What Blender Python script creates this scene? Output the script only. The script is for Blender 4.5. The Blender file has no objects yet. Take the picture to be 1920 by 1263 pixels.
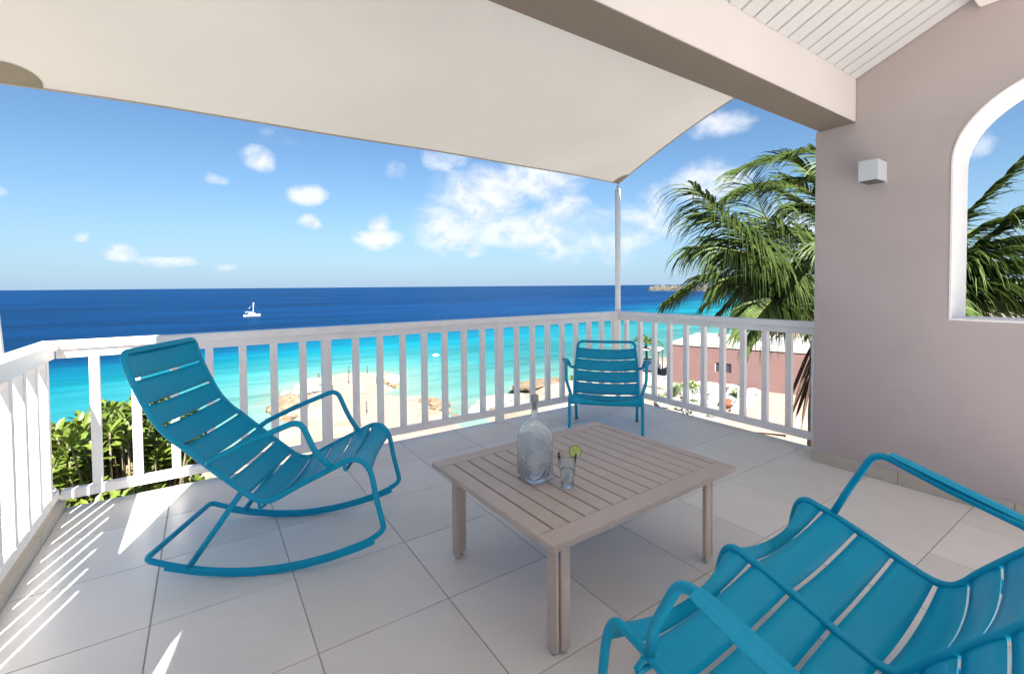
import bpy, bmesh, math, random
from mathutils import Vector, Matrix, noise
import numpy as np
random.seed(7)
S = bpy.context.scene
COL = S.collection
R = math.radians
# ------------------------------------------------------------------ camera
# axes: X runs along the sea-side railing, Y points out to the sea, terrace floor at Z = 0
YAW, PITCH, ROLL, CAMZ = 0.5919, 0.026755, -0.0083, 1.35
fw0 = Vector((math.sin(YAW), math.cos(YAW), 0)); rt0 = Vector((math.cos(YAW), -math.sin(YAW), 0)); up0 = Vector((0, 0, 1))
fwd = fw0*math.cos(PITCH) - up0*math.sin(PITCH)
upc = fw0*math.sin(PITCH) + up0*math.cos(PITCH)
rt = rt0*math.cos(ROLL) + upc*math.sin(ROLL)
up = -rt0*math.sin(ROLL) + upc*math.cos(ROLL)
cam_data = bpy.data.cameras.new('camera'); cam = bpy.data.objects.new('camera', cam_data); COL.objects.link(cam)
M = Matrix((rt, up, -fwd)).transposed().to_4x4(); M.translation = Vector((0, 0, CAMZ)); cam.matrix_world = M
cam_data.sensor_width = 36; cam_data.lens = 859.75/1920*36; cam_data.shift_y = -72.64/1920
cam_data.clip_start = 0.05; cam_data.clip_end = 90000
S.camera = cam
S.cycles.max_bounces = 16; S.cycles.transmission_bounces = 16; S.cycles.diffuse_bounces = 7; S.cycles.transparent_max_bounces = 12
# ------------------------------------------------------------------ light
SUN_EL = R(45.0); TRAVEL = R(70.9)
sun_to = Vector((-math.cos(TRAVEL)*math.cos(SUN_EL), -math.sin(TRAVEL)*math.cos(SUN_EL), math.sin(SUN_EL)))
sd = bpy.data.lights.new('sun', 'SUN'); sd.energy = 5.0; sd.angle = R(0.53); sd.color = (1.0, 0.968, 0.915)
so = bpy.data.objects.new('sun', sd); COL.objects.link(so); so.rotation_euler = (-sun_to).to_track_quat('-Z', 'Y').to_euler()
so.location = (-10, -20, 30)
S.view_settings.view_transform = 'Standard'; S.view_settings.look = 'None'; S.view_settings.gamma = 1
S.view_settings.use_curve_mapping = False; S.view_settings.exposure = 2.2
W = bpy.data.worlds.new('World'); S.world = W; W.use_nodes = True
wn = W.node_tree; wn.nodes.clear()
def N(nt, typ, **kw):
    n = nt.nodes.new(typ)
    for k, v in kw.items():
        if k == 'inp':
            for kk, vv in v.items(): n.inputs[kk].default_value = vv
        else: setattr(n, k, v)
    return n
def lk(nt, a, b): nt.links.new(a, b)
def math_(nt, op, a, b=None, c=None, clamp=False):
    n = nt.nodes.new('ShaderNodeMath'); n.operation = op; n.use_clamp = clamp
    for i, v in enumerate((a, b, c)):
        if v is None: continue
        if isinstance(v, (int, float)): n.inputs[i].default_value = v
        else: nt.links.new(v, n.inputs[i])
    return n.outputs[0]
def build_world():
    nt = wn
    sky = N(nt, 'ShaderNodeTexSky', sky_type='NISHITA', sun_disc=False, sun_elevation=SUN_EL, sun_rotation=math.atan2(sun_to.x, sun_to.y) % (2*math.pi), altitude=0, air_density=1.0, dust_density=0.25, ozone_density=3.2)
    tc = N(nt, 'ShaderNodeTexCoord')
    sep = N(nt, 'ShaderNodeSeparateXYZ'); lk(nt, tc.outputs['Generated'], sep.inputs[0])
    el = math_(nt, 'ARCSINE', sep.outputs[2]); az = math_(nt, 'ARCTAN2', sep.outputs[1], sep.outputs[0])
    # fractal noise on the direction
    mp = N(nt, 'ShaderNodeMapping'); mp.inputs['Scale'].default_value = (1, 1, 1.5); lk(nt, tc.outputs['Generated'], mp.inputs[0])
    nz = N(nt, 'ShaderNodeTexNoise', inp={'Scale': 10.0, 'Detail': 9.0, 'Roughness': 0.6, 'Distortion': 0.3}); lk(nt, mp.outputs[0], nz.inputs['Vector'])
    mpu = N(nt, 'ShaderNodeMapping'); mpu.inputs['Scale'].default_value = (1, 1, 1.5); mpu.inputs['Location'].default_value = (-0.006, -0.012, 0.03); lk(nt, tc.outputs['Generated'], mpu.inputs[0])
    nb = N(nt, 'ShaderNodeTexNoise', inp={'Scale': 10.0, 'Detail': 7.0, 'Roughness': 0.6, 'Distortion': 0.3}); lk(nt, mpu.outputs[0], nb.inputs['Vector'])
    nlow = N(nt, 'ShaderNodeTexNoise', inp={'Scale': 3.2, 'Detail': 3.0, 'Roughness': 0.5}); lk(nt, mp.outputs[0], nlow.inputs['Vector'])
    CL = [(1.481, 0.2408, 0.0343, 0.0245, 1.0), (1.3962, 0.185, 0.0433, 0.0223, 0.95), (1.3971, 0.1326, 0.0254, 0.0165, 0.9), (1.55, 0.1971, 0.0182, 0.0121, 0.55), (1.2574, 0.1305, 0.0215, 0.0196, 1.0), (1.2578, 0.1031, 0.0456, 0.0197, 0.95), (1.4086, 0.2826, 0.0667, 0.0191, 0.4), (1.4594, 0.2923, 0.0229, 0.0139, 0.4), (1.2288, 0.2368, 0.0284, 0.0188, 0.45), (1.1197, 0.2696, 0.0455, 0.0272, 0.75), (1.0406, 0.1896, 0.1098, 0.0675, 1.0), (0.919, 0.2325, 0.097, 0.0513, 0.95), (1.1157, 0.1333, 0.0918, 0.0556, 0.8), (0.9776, 0.1277, 0.1381, 0.0507, 0.85), (0.8736, 0.1543, 0.0681, 0.0499, 0.8), (0.8509, 0.1087, 0.1228, 0.0617, 0.75), (1.0591, 0.0767, 0.0254, 0.0137, 0.8), (0.75, 0.0948, 0.1171, 0.0554, 0.6), (0.6745, 0.1465, 0.0919, 0.0638, 0.6), (1.6797, 0.0636, 0.0263, 0.0159, 0.8), (1.6248, 0.0502, 0.0459, 0.0092, 0.5), (1.7322, 0.084, 0.0112, 0.0084, 0.7), (1.8113, 0.142, 0.0095, 0.0091, 0.6), (1.7957, 0.0858, 0.0396, 0.0094, 0.4), (1.5344, 0.0397, 0.0187, 0.0069, 0.5), (0.5493, 0.302, 0.0601, 0.0262, 0.75), (0.573, 0.1917, 0.0708, 0.0552, 0.9), (0.1846, 0.2021, 0.0167, 0.0215, 0.5), (0.4189, 0.1089, 0.0937, 0.0575, 0.6)]
    wz = N(nt, 'ShaderNodeTexNoise', inp={'Scale': 9.0, 'Detail': 5.0, 'Roughness': 0.6}); lk(nt, tc.outputs['Generated'], wz.inputs['Vector'])
    ws = N(nt, 'ShaderNodeSeparateColor'); lk(nt, wz.outputs['Color'], ws.inputs[0])
    el0 = el
    az = math_(nt, 'ADD', az, math_(nt, 'MULTIPLY', math_(nt, 'SUBTRACT', ws.outputs[0], 0.5), 0.07)); el = math_(nt, 'ADD', el, math_(nt, 'MULTIPLY', math_(nt, 'SUBTRACT', ws.outputs[1], 0.5), 0.045))
    field = None; shade = None
    for (a, e, ra, re, s) in CL:
        x = math_(nt, 'MULTIPLY', math_(nt, 'SUBTRACT', az, a), 1/(ra*1.25))
        y = math_(nt, 'MULTIPLY', math_(nt, 'SUBTRACT', el, e), 1/(re*1.25))
        r2 = math_(nt, 'ADD', math_(nt, 'MULTIPLY', x, x), math_(nt, 'MULTIPLY', y, y))
        v = math_(nt, 'MULTIPLY', math_(nt, 'SUBTRACT', 1.0, r2, clamp=True), s)
        field = v if field is None else math_(nt, 'MAXIMUM', field, v)
    # scattered small clouds everywhere else in the sky, away from the described ones
    far = math_(nt, 'MULTIPLY', math_(nt, 'SUBTRACT', nlow.outputs[0], 0.52, clamp=True), 3.0)
    inview = math_(nt, 'LESS_THAN', math_(nt, 'ABSOLUTE', math_(nt, 'SUBTRACT', az, 1.0)), 1.05)
    far = math_(nt, 'MULTIPLY', far, math_(nt, 'SUBTRACT', 1.0, inview))
    field = math_(nt, 'MAXIMUM', field, far)
    d = math_(nt, 'ADD', field, math_(nt, 'MULTIPLY', math_(nt, 'SUBTRACT', nz.outputs[0], 0.5), 1.7))
    d = math_(nt, 'MULTIPLY', d, math_(nt, 'MULTIPLY', field, 6.0, clamp=True))
    mr = N(nt, 'ShaderNodeMapRange', interpolation_type='SMOOTHSTEP'); mr.inputs[1].default_value = 0.10; mr.inputs[2].default_value = 1.08
    lk(nt, d, mr.inputs[0]); mask = math_(nt, 'MULTIPLY', mr.outputs[0], 0.93)
    # cloud body: white with softer blue-grey hollows
    body = N(nt, 'ShaderNodeMapRange'); body.inputs[1].default_value = -0.085; body.inputs[2].default_value = 0.06; lk(nt, math_(nt, 'SUBTRACT', nz.outputs[0], nb.outputs[0]), body.inputs[0])
    cc = N(nt, 'ShaderNodeMix', data_type='RGBA'); lk(nt, body.outputs[0], cc.inputs[0])
    cc.inputs[6].default_value = (5.0, 5.7, 6.7, 1); cc.inputs[7].default_value = (6.8, 6.95, 7.3, 1)
    hz = math_(nt, 'MULTIPLY', math_(nt, 'POWER', 2.718, math_(nt, 'MULTIPLY', math_(nt, 'ABSOLUTE', el0), -7.5)), 0.97)
    tint = N(nt, 'ShaderNodeMix', data_type='RGBA', blend_type='MULTIPLY'); tint.inputs[0].default_value = 1; lk(nt, sky.outputs[0], tint.inputs[6]); tint.inputs[7].default_value = (0.66, 0.87, 0.99, 1)
    hm = N(nt, 'ShaderNodeMix', data_type='RGBA'); lk(nt, hz, hm.inputs[0]); lk(nt, tint.outputs[2], hm.inputs[6]); hm.inputs[7].default_value = (3.0, 4.2, 5.6, 1)
    mx = N(nt, 'ShaderNodeMix', data_type='RGBA'); lk(nt, mask, mx.inputs[0]); lk(nt, hm.outputs[2], mx.inputs[6]); lk(nt, cc.outputs[2], mx.inputs[7])
    bg = N(nt, 'ShaderNodeBackground'); bg.inputs['Strength'].default_value = 0.0335; lk(nt, mx.outputs[2], bg.inputs['Color'])
    out = N(nt, 'ShaderNodeOutputWorld'); lk(nt, bg.outputs[0], out.inputs[0])
build_world()

# ------------------------------------------------------------------ materials
def mat(name, col, rough=0.5, var=0.0, vscale=4.0, bump=0.0, bscale=40.0, col2=None, spec=0.5, metal=0.0, rnd=0.0, transl=0.0, coat=0.0, detail=5.0, bdist=0.002):
    m = bpy.data.materials.new(name); m.use_nodes = True; nt = m.node_tree; b = nt.nodes['Principled BSDF']
    b.inputs['Roughness'].default_value = rough; b.inputs['Specular IOR Level'].default_value = spec; b.inputs['Metallic'].default_value = metal
    b.inputs['Coat Weight'].default_value = coat
    c = (*col, 1)
    tc = nt.nodes.new('ShaderNodeTexCoord')
    src = None
    if var > 0 or col2:
        nz = N(nt, 'ShaderNodeTexNoise', inp={'Scale': vscale, 'Detail': detail, 'Roughness': 0.6}); lk(nt, tc.outputs['Object'], nz.inputs['Vector'])
        mr = N(nt, 'ShaderNodeMapRange'); mr.inputs[1].default_value = 0.33; mr.inputs[2].default_value = 0.67; lk(nt, nz.outputs[0], mr.inputs[0])
        mx = N(nt, 'ShaderNodeMix', data_type='RGBA'); lk(nt, mr.outputs[0], mx.inputs[0])
        mx.inputs[6].default_value = tuple(x*(1-var) for x in col) + (1,)
        mx.inputs[7].default_value = (*col2, 1) if col2 else tuple(min(1, x*(1+var)) for x in col) + (1,)
        src = mx.outputs[2]
    if rnd > 0:
        oi = nt.nodes.new('ShaderNodeObjectInfo'); hs = nt.nodes.new('ShaderNodeHueSaturation')
        mr2 = N(nt, 'ShaderNodeMapRange'); mr2.inputs[3].default_value = 1-rnd; mr2.inputs[4].default_value = 1+rnd; lk(nt, oi.outputs['Random'], mr2.inputs[0]); lk(nt, mr2.outputs[0], hs.inputs['Value'])
        hs.inputs['Color'].default_value = c
        if src: lk(nt, src, hs.inputs['Color'])
        src = hs.outputs[0]
    if src: lk(nt, src, b.inputs['Base Color'])
    else: b.inputs['Base Color'].default_value = c
    if bump > 0:
        n2 = N(nt, 'ShaderNodeTexNoise', inp={'Scale': bscale, 'Detail': 4.0}); lk(nt, tc.outputs['Object'], n2.inputs['Vector'])
        bp = N(nt, 'ShaderNodeBump', inp={'Strength': bump, 'Distance': bdist}); lk(nt, n2.outputs[0], bp.inputs['Height']); lk(nt, bp.outputs[0], b.inputs['Normal'])
    if transl > 0:
        t = nt.nodes.new('ShaderNodeBsdfTranslucent'); ms = nt.nodes.new('ShaderNodeMixShader'); ms.inputs[0].default_value = transl
        if src: lk(nt, src, t.inputs['Color'])
        else: t.inputs['Color'].default_value = c
        lk(nt, b.outputs[0], ms.inputs[1]); lk(nt, t.outputs[0], ms.inputs[2]); lk(nt, ms.outputs[0], nt.nodes['Material Output'].inputs['Surface'])
    return m
m_tile = mat('floor_tile', (0.74, 0.70, 0.655), 0.32, var=0.06, vscale=1.5, bump=0.05, bscale=90, rnd=0.07, spec=0.5)
m_bounce_paving = mat('pale_bounce_paving', (0.76, 0.73, 0.69), 0.7, var=0.06, vscale=1.5)  # pale floor added out of view to reflect sun indoors
def smear(m, lo, hi):
    nt = m.node_tree; b = nt.nodes['Principled BSDF']; tc = nt.nodes.new('ShaderNodeTexCoord'); oi = nt.nodes.new('ShaderNodeObjectInfo'); va = N(nt, 'ShaderNodeVectorMath', operation='ADD')
    lk(nt, tc.outputs['Object'], va.inputs[0]); lk(nt, oi.outputs['Location'], va.inputs[1])
    nz = N(nt, 'ShaderNodeTexNoise', inp={'Scale': 1.6, 'Detail': 3.0, 'Roughness': 0.5}); lk(nt, va.outputs[0], nz.inputs['Vector'])
    mr = N(nt, 'ShaderNodeMapRange'); mr.inputs[1].default_value = .35; mr.inputs[2].default_value = .65; mr.inputs[3].default_value = lo; mr.inputs[4].default_value = hi; lk(nt, nz.outputs[0], mr.inputs[0]); lk(nt, mr.outputs[0], b.inputs['Roughness'])
smear(m_tile, 0.30, 0.37)
m_grout = mat('grout', (0.40, 0.375, 0.35), 0.9, var=0.1)
m_skirt = mat('skirting_tile', (0.47, 0.42, 0.36), 0.45, var=0.06, vscale=6)
m_mauve = mat('mauve_render', (0.465, 0.40, 0.40), 0.8, var=0.07, vscale=1.1, bump=0.45, bscale=55, bdist=0.0018, spec=0.25)
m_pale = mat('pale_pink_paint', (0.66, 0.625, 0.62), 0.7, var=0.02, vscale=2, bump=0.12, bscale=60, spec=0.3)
m_white = mat('white_paint', (0.89, 0.85, 0.83), 0.42, var=0.03, vscale=9, bump=0.06, bscale=30, spec=0.4)
m_soffit_shade = mat('taupe_soffit_shade', (0.20, 0.165, 0.14), 0.8, var=0.04, vscale=2, bump=0.2, bscale=60, spec=0.2)  # darker than the beam colour, standing in for shade on its underside
m_ceil = mat('white_boards', (0.60, 0.605, 0.61), 0.5, var=0.02, vscale=3, rnd=0.02)
m_dark = mat('dark_gap', (0.10, 0.10, 0.10), 0.9)
m_teal = mat('teal_powder_coat', (0.0, 0.32, 0.51), 0.40, bump=0.03, bscale=500, bdist=0.0003, spec=0.28)
m_table = mat('taupe_aluminium', (0.49, 0.415, 0.365), 0.48, var=0.05, vscale=14, bump=0.04, bscale=400, bdist=0.0003)
m_sail = mat('cream_sail_cloth', (0.53, 0.515, 0.488), 0.85, var=0.05, vscale=0.7, bump=0.35, bscale=5, bdist=0.03, spec=0.1, transl=0.12)
m_patch = mat('taupe_sail_patch', (0.26, 0.235, 0.19), 0.85, var=0.08, vscale=8, spec=0.1, transl=0.05)
m_hem = mat('sail_hem', (0.36, 0.34, 0.32), 0.8, spec=0.1)
m_steel = mat('steel', (0.55, 0.56, 0.57), 0.3, metal=0.9)
m_lamp = mat('lamp_shell', (0.56, 0.59, 0.63), 0.4, var=0.02)
m_glassy = bpy.data.materials.new('glass'); m_glassy.use_nodes = True
def glassmat(m, rough, ior, bump, scale, col=(1, 1, 1), voro=True):
    nt = m.node_tree; b = nt.nodes['Principled BSDF']; b.inputs['Transmission Weight'].default_value = 1; b.inputs['Roughness'].default_value = rough
    b.inputs['IOR'].default_value = ior; b.inputs['Base Color'].default_value = (*col, 1)
    if bump:
        tc = nt.nodes.new('ShaderNodeTexCoord'); v = nt.nodes.new('ShaderNodeTexVoronoi' if voro else 'ShaderNodeTexNoise'); v.inputs['Scale'].default_value = scale
        lk(nt, tc.outputs['Object'], v.inputs['Vector']); bp = N(nt, 'ShaderNodeBump', inp={'Strength': bump, 'Distance': 0.004}); lk(nt, v.outputs[0], bp.inputs['Height']); lk(nt, bp.outputs[0], b.inputs['Normal'])
glassmat(m_glassy, 0.12, 1.22, 0.5, 60, (0.97, 0.99, 1.0)); m_glassy.node_tree.nodes['Principled BSDF'].inputs['Transmission Weight'].default_value = 0.86
m_glass2 = bpy.data.materials.new('clear_glass'); m_glass2.use_nodes = True; glassmat(m_glass2, 0.03, 1.13, 0.6, 90, (0.97, 0.99, 0.98))
m_water_in = bpy.data.materials.new('drinking_water'); m_water_in.use_nodes = True; glassmat(m_water_in, 0.15, 1.12, 0.3, 30, (0.88, 0.93, 0.96), False); m_water_in.node_tree.nodes['Principled BSDF'].inputs['Transmission Weight'].default_value = 0.78
m_ice = mat('ice', (0.80, 0.84, 0.87), 0.3, transl=0.4, spec=0.6)
m_ice.node_tree.nodes['Principled BSDF'].inputs['Transmission Weight'].default_value = 0.6
m_stop = mat('glass_stopper', (0.30, 0.30, 0.29), 0.12)
m_lime = mat('lime_flesh', (0.60, 0.66, 0.22), 0.4, var=0.25, vscale=60, transl=0.3)
m_rind = mat('lime_rind', (0.20, 0.36, 0.05), 0.45)
m_leaf = mat('bush_leaf', (0.15, 0.21, 0.03), 0.42, var=0.32, vscale=3.5, rnd=0.38, transl=0.28, spec=0.45)
m_stem = mat('bush_stem', (0.16, 0.13, 0.08), 0.8, var=0.2, vscale=20)
m_frond = mat('palm_leaflet', (0.070, 0.106, 0.026), 0.5, var=0.40, vscale=2.2, rnd=0.28, transl=0.22, spec=0.25)
m_rachis = mat('palm_rachis', (0.17, 0.18, 0.04), 0.45, var=0.2, vscale=6)
m_trunk = mat('palm_trunk', (0.13, 0.10, 0.075), 0.9, var=0.35, vscale=14, bump=0.8, bscale=18, bdist=0.02)
m_deadleaf = mat('dead_fronds', (0.06, 0.038, 0.022), 0.9, var=0.4, vscale=9)
m_rock = mat('pale_rock', (0.26, 0.225, 0.18), 0.9, var=0.3, vscale=1.7, bump=0.9, bscale=4.5, bdist=0.12, rnd=0.18)
m_rock2 = mat('ochre_rock', (0.17, 0.12, 0.075), 0.9, var=0.38, vscale=1.9, bump=0.9, bscale=5, bdist=0.12, rnd=0.22)
m_white_rock = mat('white_rock', (0.27, 0.255, 0.235), 0.9, var=0.15, vscale=3, bump=0.6, bscale=8, bdist=0.06, rnd=0.12)
m_path = mat('pink_paving', (0.27, 0.185, 0.150), 0.85, var=0.10, vscale=0.8, bump=0.3, bscale=6, bdist=0.02)
m_pinkwall = mat('terracotta_pink_wall', (0.150, 0.084, 0.078), 0.85, var=0.07, vscale=0.6, bump=0.2, bscale=12)
m_roofw = mat('white_roof', (0.40, 0.39, 0.375), 0.7, var=0.04, vscale=0.8)
m_window = mat('dark_window', (0.03, 0.035, 0.04), 0.15)
m_hull = mat('white_hull', (0.82, 0.83, 0.84), 0.3)
m_navy = mat('navy_canvas', (0.05, 0.07, 0.11), 0.8)
m_post = mat('dark_post', (0.06, 0.05, 0.045), 0.8, rnd=0.3)
m_terr = mat('terracotta', (0.30, 0.07, 0.035), 0.75, var=0.15, vscale=8)
m_agave = mat('agave_leaf', (0.16, 0.24, 0.10), 0.5, var=0.25, vscale=6, rnd=0.3, transl=0.15)
m_silver = mat('silver_leaf', (0.28, 0.34, 0.26), 0.6, var=0.2, vscale=6, rnd=0.2, transl=0.15)
m_headland = mat('headland_rock', (0.03, 0.038, 0.022), 0.95, var=0.3, vscale=0.07, col2=(0.13, 0.115, 0.095), bump=0.8, bscale=0.2, bdist=2.0)

def sandmat():
    m = bpy.data.materials.new('sand_and_gravel'); m.use_nodes = True; nt = m.node_tree; b = nt.nodes['Principled BSDF']; b.inputs['Roughness'].default_value = 0.95; b.inputs['Specular IOR Level'].default_value = 0.2
    tc = nt.nodes.new('ShaderNodeTexCoord')
    a = N(nt, 'ShaderNodeTexNoise', inp={'Scale': 0.16, 'Detail': 6.0, 'Roughness': 0.6}); lk(nt, tc.outputs['Object'], a.inputs['Vector'])
    f = N(nt, 'ShaderNodeTexNoise', inp={'Scale': 2.5, 'Detail': 6.0}); lk(nt, tc.outputs['Object'], f.inputs['Vector'])
    r = nt.nodes.new('ShaderNodeValToRGB'); r.color_ramp.elements[0].position = 0.38; r.color_ramp.elements[0].color = (0.23, 0.185, 0.14, 1); r.color_ramp.elements[1].position = 0.6; r.color_ramp.elements[1].color = (0.31, 0.27, 0.22, 1)
    lk(nt, a.outputs[0], r.inputs[0])
    mx = N(nt, 'ShaderNodeMix', data_type='RGBA', blend_type='MULTIPLY'); mx.inputs[0].default_value = 0.45; lk(nt, r.outputs[0], mx.inputs[6]); lk(nt, f.outputs[0], mx.inputs[7])
    hs = nt.nodes.new('ShaderNodeHueSaturation'); hs.inputs['Value'].default_value = 1.2; lk(nt, mx.outputs[2], hs.inputs['Color'])
    lk(nt, hs.outputs[0], b.inputs['Base Color'])
    bp = N(nt, 'ShaderNodeBump', inp={'Strength': 0.6, 'Distance': 0.08}); lk(nt, f.outputs[0], bp.inputs['Height']); lk(nt, bp.outputs[0], b.inputs['Normal'])
    return m
m_sand = sandmat()
def seamat():
    m = bpy.data.materials.new('sea_water'); m.use_nodes = True; nt = m.node_tree; b = nt.nodes['Principled BSDF']
    b.inputs['Roughness'].default_value = 0.45; b.inputs['IOR'].default_value = 1.33; b.inputs['Specular IOR Level'].default_value = 0.035
    at = N(nt, 'ShaderNodeAttribute', attribute_name='depth'); tc = nt.nodes.new('ShaderNodeTexCoord')
    mp = N(nt, 'ShaderNodeMapping'); mp.inputs['Rotation'].default_value = (0, 0, 0.45); mp.inputs['Scale'].default_value = (0.35, 1.0, 1); lk(nt, tc.outputs['Object'], mp.inputs[0])
    nz = N(nt, 'ShaderNodeTexNoise', inp={'Scale': 0.045, 'Detail': 6.0, 'Roughness': 0.62}); lk(nt, mp.outputs[0], nz.inputs['Vector'])
    d = math_(nt, 'ADD', at.outputs['Fac'], math_(nt, 'MULTIPLY', math_(nt, 'SUBTRACT', nz.outputs[0], 0.5), 0.22))
    r = nt.nodes.new('ShaderNodeValToRGB'); cr = r.color_ramp
    stops = [(0.0, (0.145, 0.22, 0.185)), (0.06, (0.075, 0.205, 0.190)), (0.16, (0.026, 0.165, 0.178)), (0.30, (0.002, 0.120, 0.158)), (0.42, (0.0, 0.083, 0.140)), (0.50, (0.0, 0.045, 0.108)), (0.60, (0.0, 0.026, 0.086)), (1.0, (0.0, 0.020, 0.072))]
    cr.elements[0].position = 0; cr.elements[0].color = (*stops[0][1], 1); cr.elements[1].position = 1; cr.elements[1].color = (*stops[-1][1], 1)
    for p, c in stops[1:-1]:
        e = cr.elements.new(p); e.color = (*c, 1)
    lk(nt, d, r.inputs[0])
    # wind streaks and swell: brighter and darker water
    mp2 = N(nt, 'ShaderNodeMapping'); mp2.inputs['Rotation'].default_value = (0, 0, 0.55); mp2.inputs['Scale'].default_value = (0.10, 1.0, 1); lk(nt, tc.outputs['Object'], mp2.inputs[0])
    st = N(nt, 'ShaderNodeTexNoise', inp={'Scale': 0.055, 'Detail': 8.0, 'Roughness': 0.66}); lk(nt, mp2.outputs[0], st.inputs['Vector'])
    st2 = N(nt, 'ShaderNodeTexNoise', inp={'Scale': 0.55, 'Detail': 6.0, 'Roughness': 0.7}); lk(nt, mp2.outputs[0], st2.inputs['Vector'])
    mp3 = N(nt, 'ShaderNodeMapping'); mp3.inputs['Rotation'].default_value = (0, 0, 0.62); mp3.inputs['Scale'].default_value = (0.22, 1.0, 1); lk(nt, tc.outputs['Object'], mp3.inputs[0])
    st3 = N(nt, 'ShaderNodeTexNoise', inp={'Scale': 0.011, 'Detail': 7.0, 'Roughness': 0.72}); lk(nt, mp3.outputs[0], st3.inputs['Vector'])
    sv = math_(nt, 'ADD', math_(nt, 'MULTIPLY', math_(nt, 'SUBTRACT', st3.outputs[0], 0.5), 2.7), 0.0)
    sv = math_(nt, 'ADD', sv, math_(nt, 'ADD', math_(nt, 'MULTIPLY', math_(nt, 'SUBTRACT', st.outputs[0], 0.5), 1.1), math_(nt, 'MULTIPLY', math_(nt, 'SUBTRACT', st2.outputs[0], 0.5), 0.8)))
    hs = nt.nodes.new('ShaderNodeHueSaturation'); lk(nt, math_(nt, 'ADD', 1.0, sv), hs.inputs['Value']); lk(nt, r.outputs[0], hs.inputs['Color'])
    lk(nt, hs.outputs[0], b.inputs['Base Color'])
    w = N(nt, 'ShaderNodeTexNoise', inp={'Scale': 1.1, 'Detail': 7.0, 'Roughness': 0.62}); lk(nt, mp.outputs[0], w.inputs['Vector'])
    bp = N(nt, 'ShaderNodeBump', inp={'Strength': 0.7, 'Distance': 0.35}); lk(nt, w.outputs[0], bp.inputs['Height']); lk(nt, bp.outputs[0], b.inputs['Normal'])
    return m
m_sea = seamat()

# ------------------------------------------------------------------ helpers
def mesh(name, verts, faces, m=None, smooth=False):
    me = bpy.data.meshes.new(name); me.from_pydata([tuple(v) for v in verts], [], faces)
    if m: me.materials.append(m)
    if smooth: me.polygons.foreach_set('use_smooth', [True]*len(me.polygons))
    me.update(); return me
def ob(name, me, parent=None, loc=None, rot=None, scale=None):
    o = bpy.data.objects.new(name, me); COL.objects.link(o)
    if parent is not None: o.parent = parent
    if loc is not None: o.location = loc
    if rot is not None: o.rotation_euler = rot
    if scale is not None: o.scale = scale
    return o
def tag(o, label, cat, group=None):
    o['label'] = label; o['category'] = cat
    if group: o['group'] = group
    return o
def thing(name, label, cat, loc=(0, 0, 0), rz=0.0, group=None):
    return tag(ob(name, None, None, loc, (0, 0, rz)), label, cat, group)
class MB:
    def __init__(s): s.v = []; s.f = []; s.sm = []
    def add(s, v, f, smooth=False):
        n = len(s.v); s.v += [tuple(x) for x in v]; s.f += [tuple(i+n for i in q) for q in f]; s.sm += [smooth]*len(f)
    def box(s, x0, x1, y0, y1, z0, z1):
        v = [(x, y, z) for z in (z0, z1) for y in (y0, y1) for x in (x0, x1)]
        s.add(v, [(0, 2, 3, 1), (4, 5, 7, 6), (0, 1, 5, 4), (2, 6, 7, 3), (0, 4, 6, 2), (1, 3, 7, 5)])
    def mesh(s, name, m, bevel=0.0, segs=2):
        me = bpy.data.meshes.new(name); me.from_pydata(s.v, [], s.f); me.polygons.foreach_set('use_smooth', s.sm)
        if bevel > 0:
            bm = bmesh.new(); bm.from_mesh(me); bmesh.ops.remove_doubles(bm, verts=bm.verts, dist=1e-6)
            es = [e for e in bm.edges if len(e.link_faces) == 2 and e.calc_face_angle(0) > 0.6]
            bmesh.ops.bevel(bm, geom=es, offset=bevel, segments=segs, affect='EDGES', clamp_overlap=True)
            bm.to_mesh(me); bm.free()
        if isinstance(m, (list, tuple)):
            for x in m: me.materials.append(x)
        else: me.materials.append(m)
        me.update(); return me
def boxmesh(name, m, x0, x1, y0, y1, z0, z1, bevel=0.0, segs=2):
    b = MB(); b.box(x0, x1, y0, y1, z0, z1); return b.mesh(name, m, bevel, segs)
def fillet(pts, rad, n=6, closed=False):
    pts = [Vector(p) for p in pts]; out = []
    L = len(pts)
    for i, p in enumerate(pts):
        r = rad[i] if isinstance(rad, (list, tuple)) else rad
        if (not closed and i in (0, L-1)) or r <= 0: out.append(p); continue
        a = pts[i-1]; b = pts[(i+1) % L]; u = (a-p); w = (b-p); lu, lw = u.length, w.length; u.normalize(); w.normalize()
        ang = u.angle(w)
        if ang > math.pi-0.02: out.append(p); continue
        t = min(r/math.tan(ang/2), lu*0.49, lw*0.49)
        A = p+u*t; B = p+w*t
        for k in range(n+1):
            s = k/n; out.append(A*(1-s)**2 + p*2*s*(1-s) + B*s*s)
    return out
def smoothline(pts, n=6):
    P = [Vector(p) for p in pts]; out = []
    for i in range(len(P)-1):
        p0 = P[max(i-1, 0)]; p1 = P[i]; p2 = P[i+1]; p3 = P[min(i+2, len(P)-1)]
        for k in range(n):
            t = k/n; out.append(0.5*((2*p1)+(p2-p0)*t+(2*p0-5*p1+4*p2-p3)*t*t+(3*p1-p0-3*p2+p3)*t**3))
    out.append(P[-1]); return out
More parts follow.
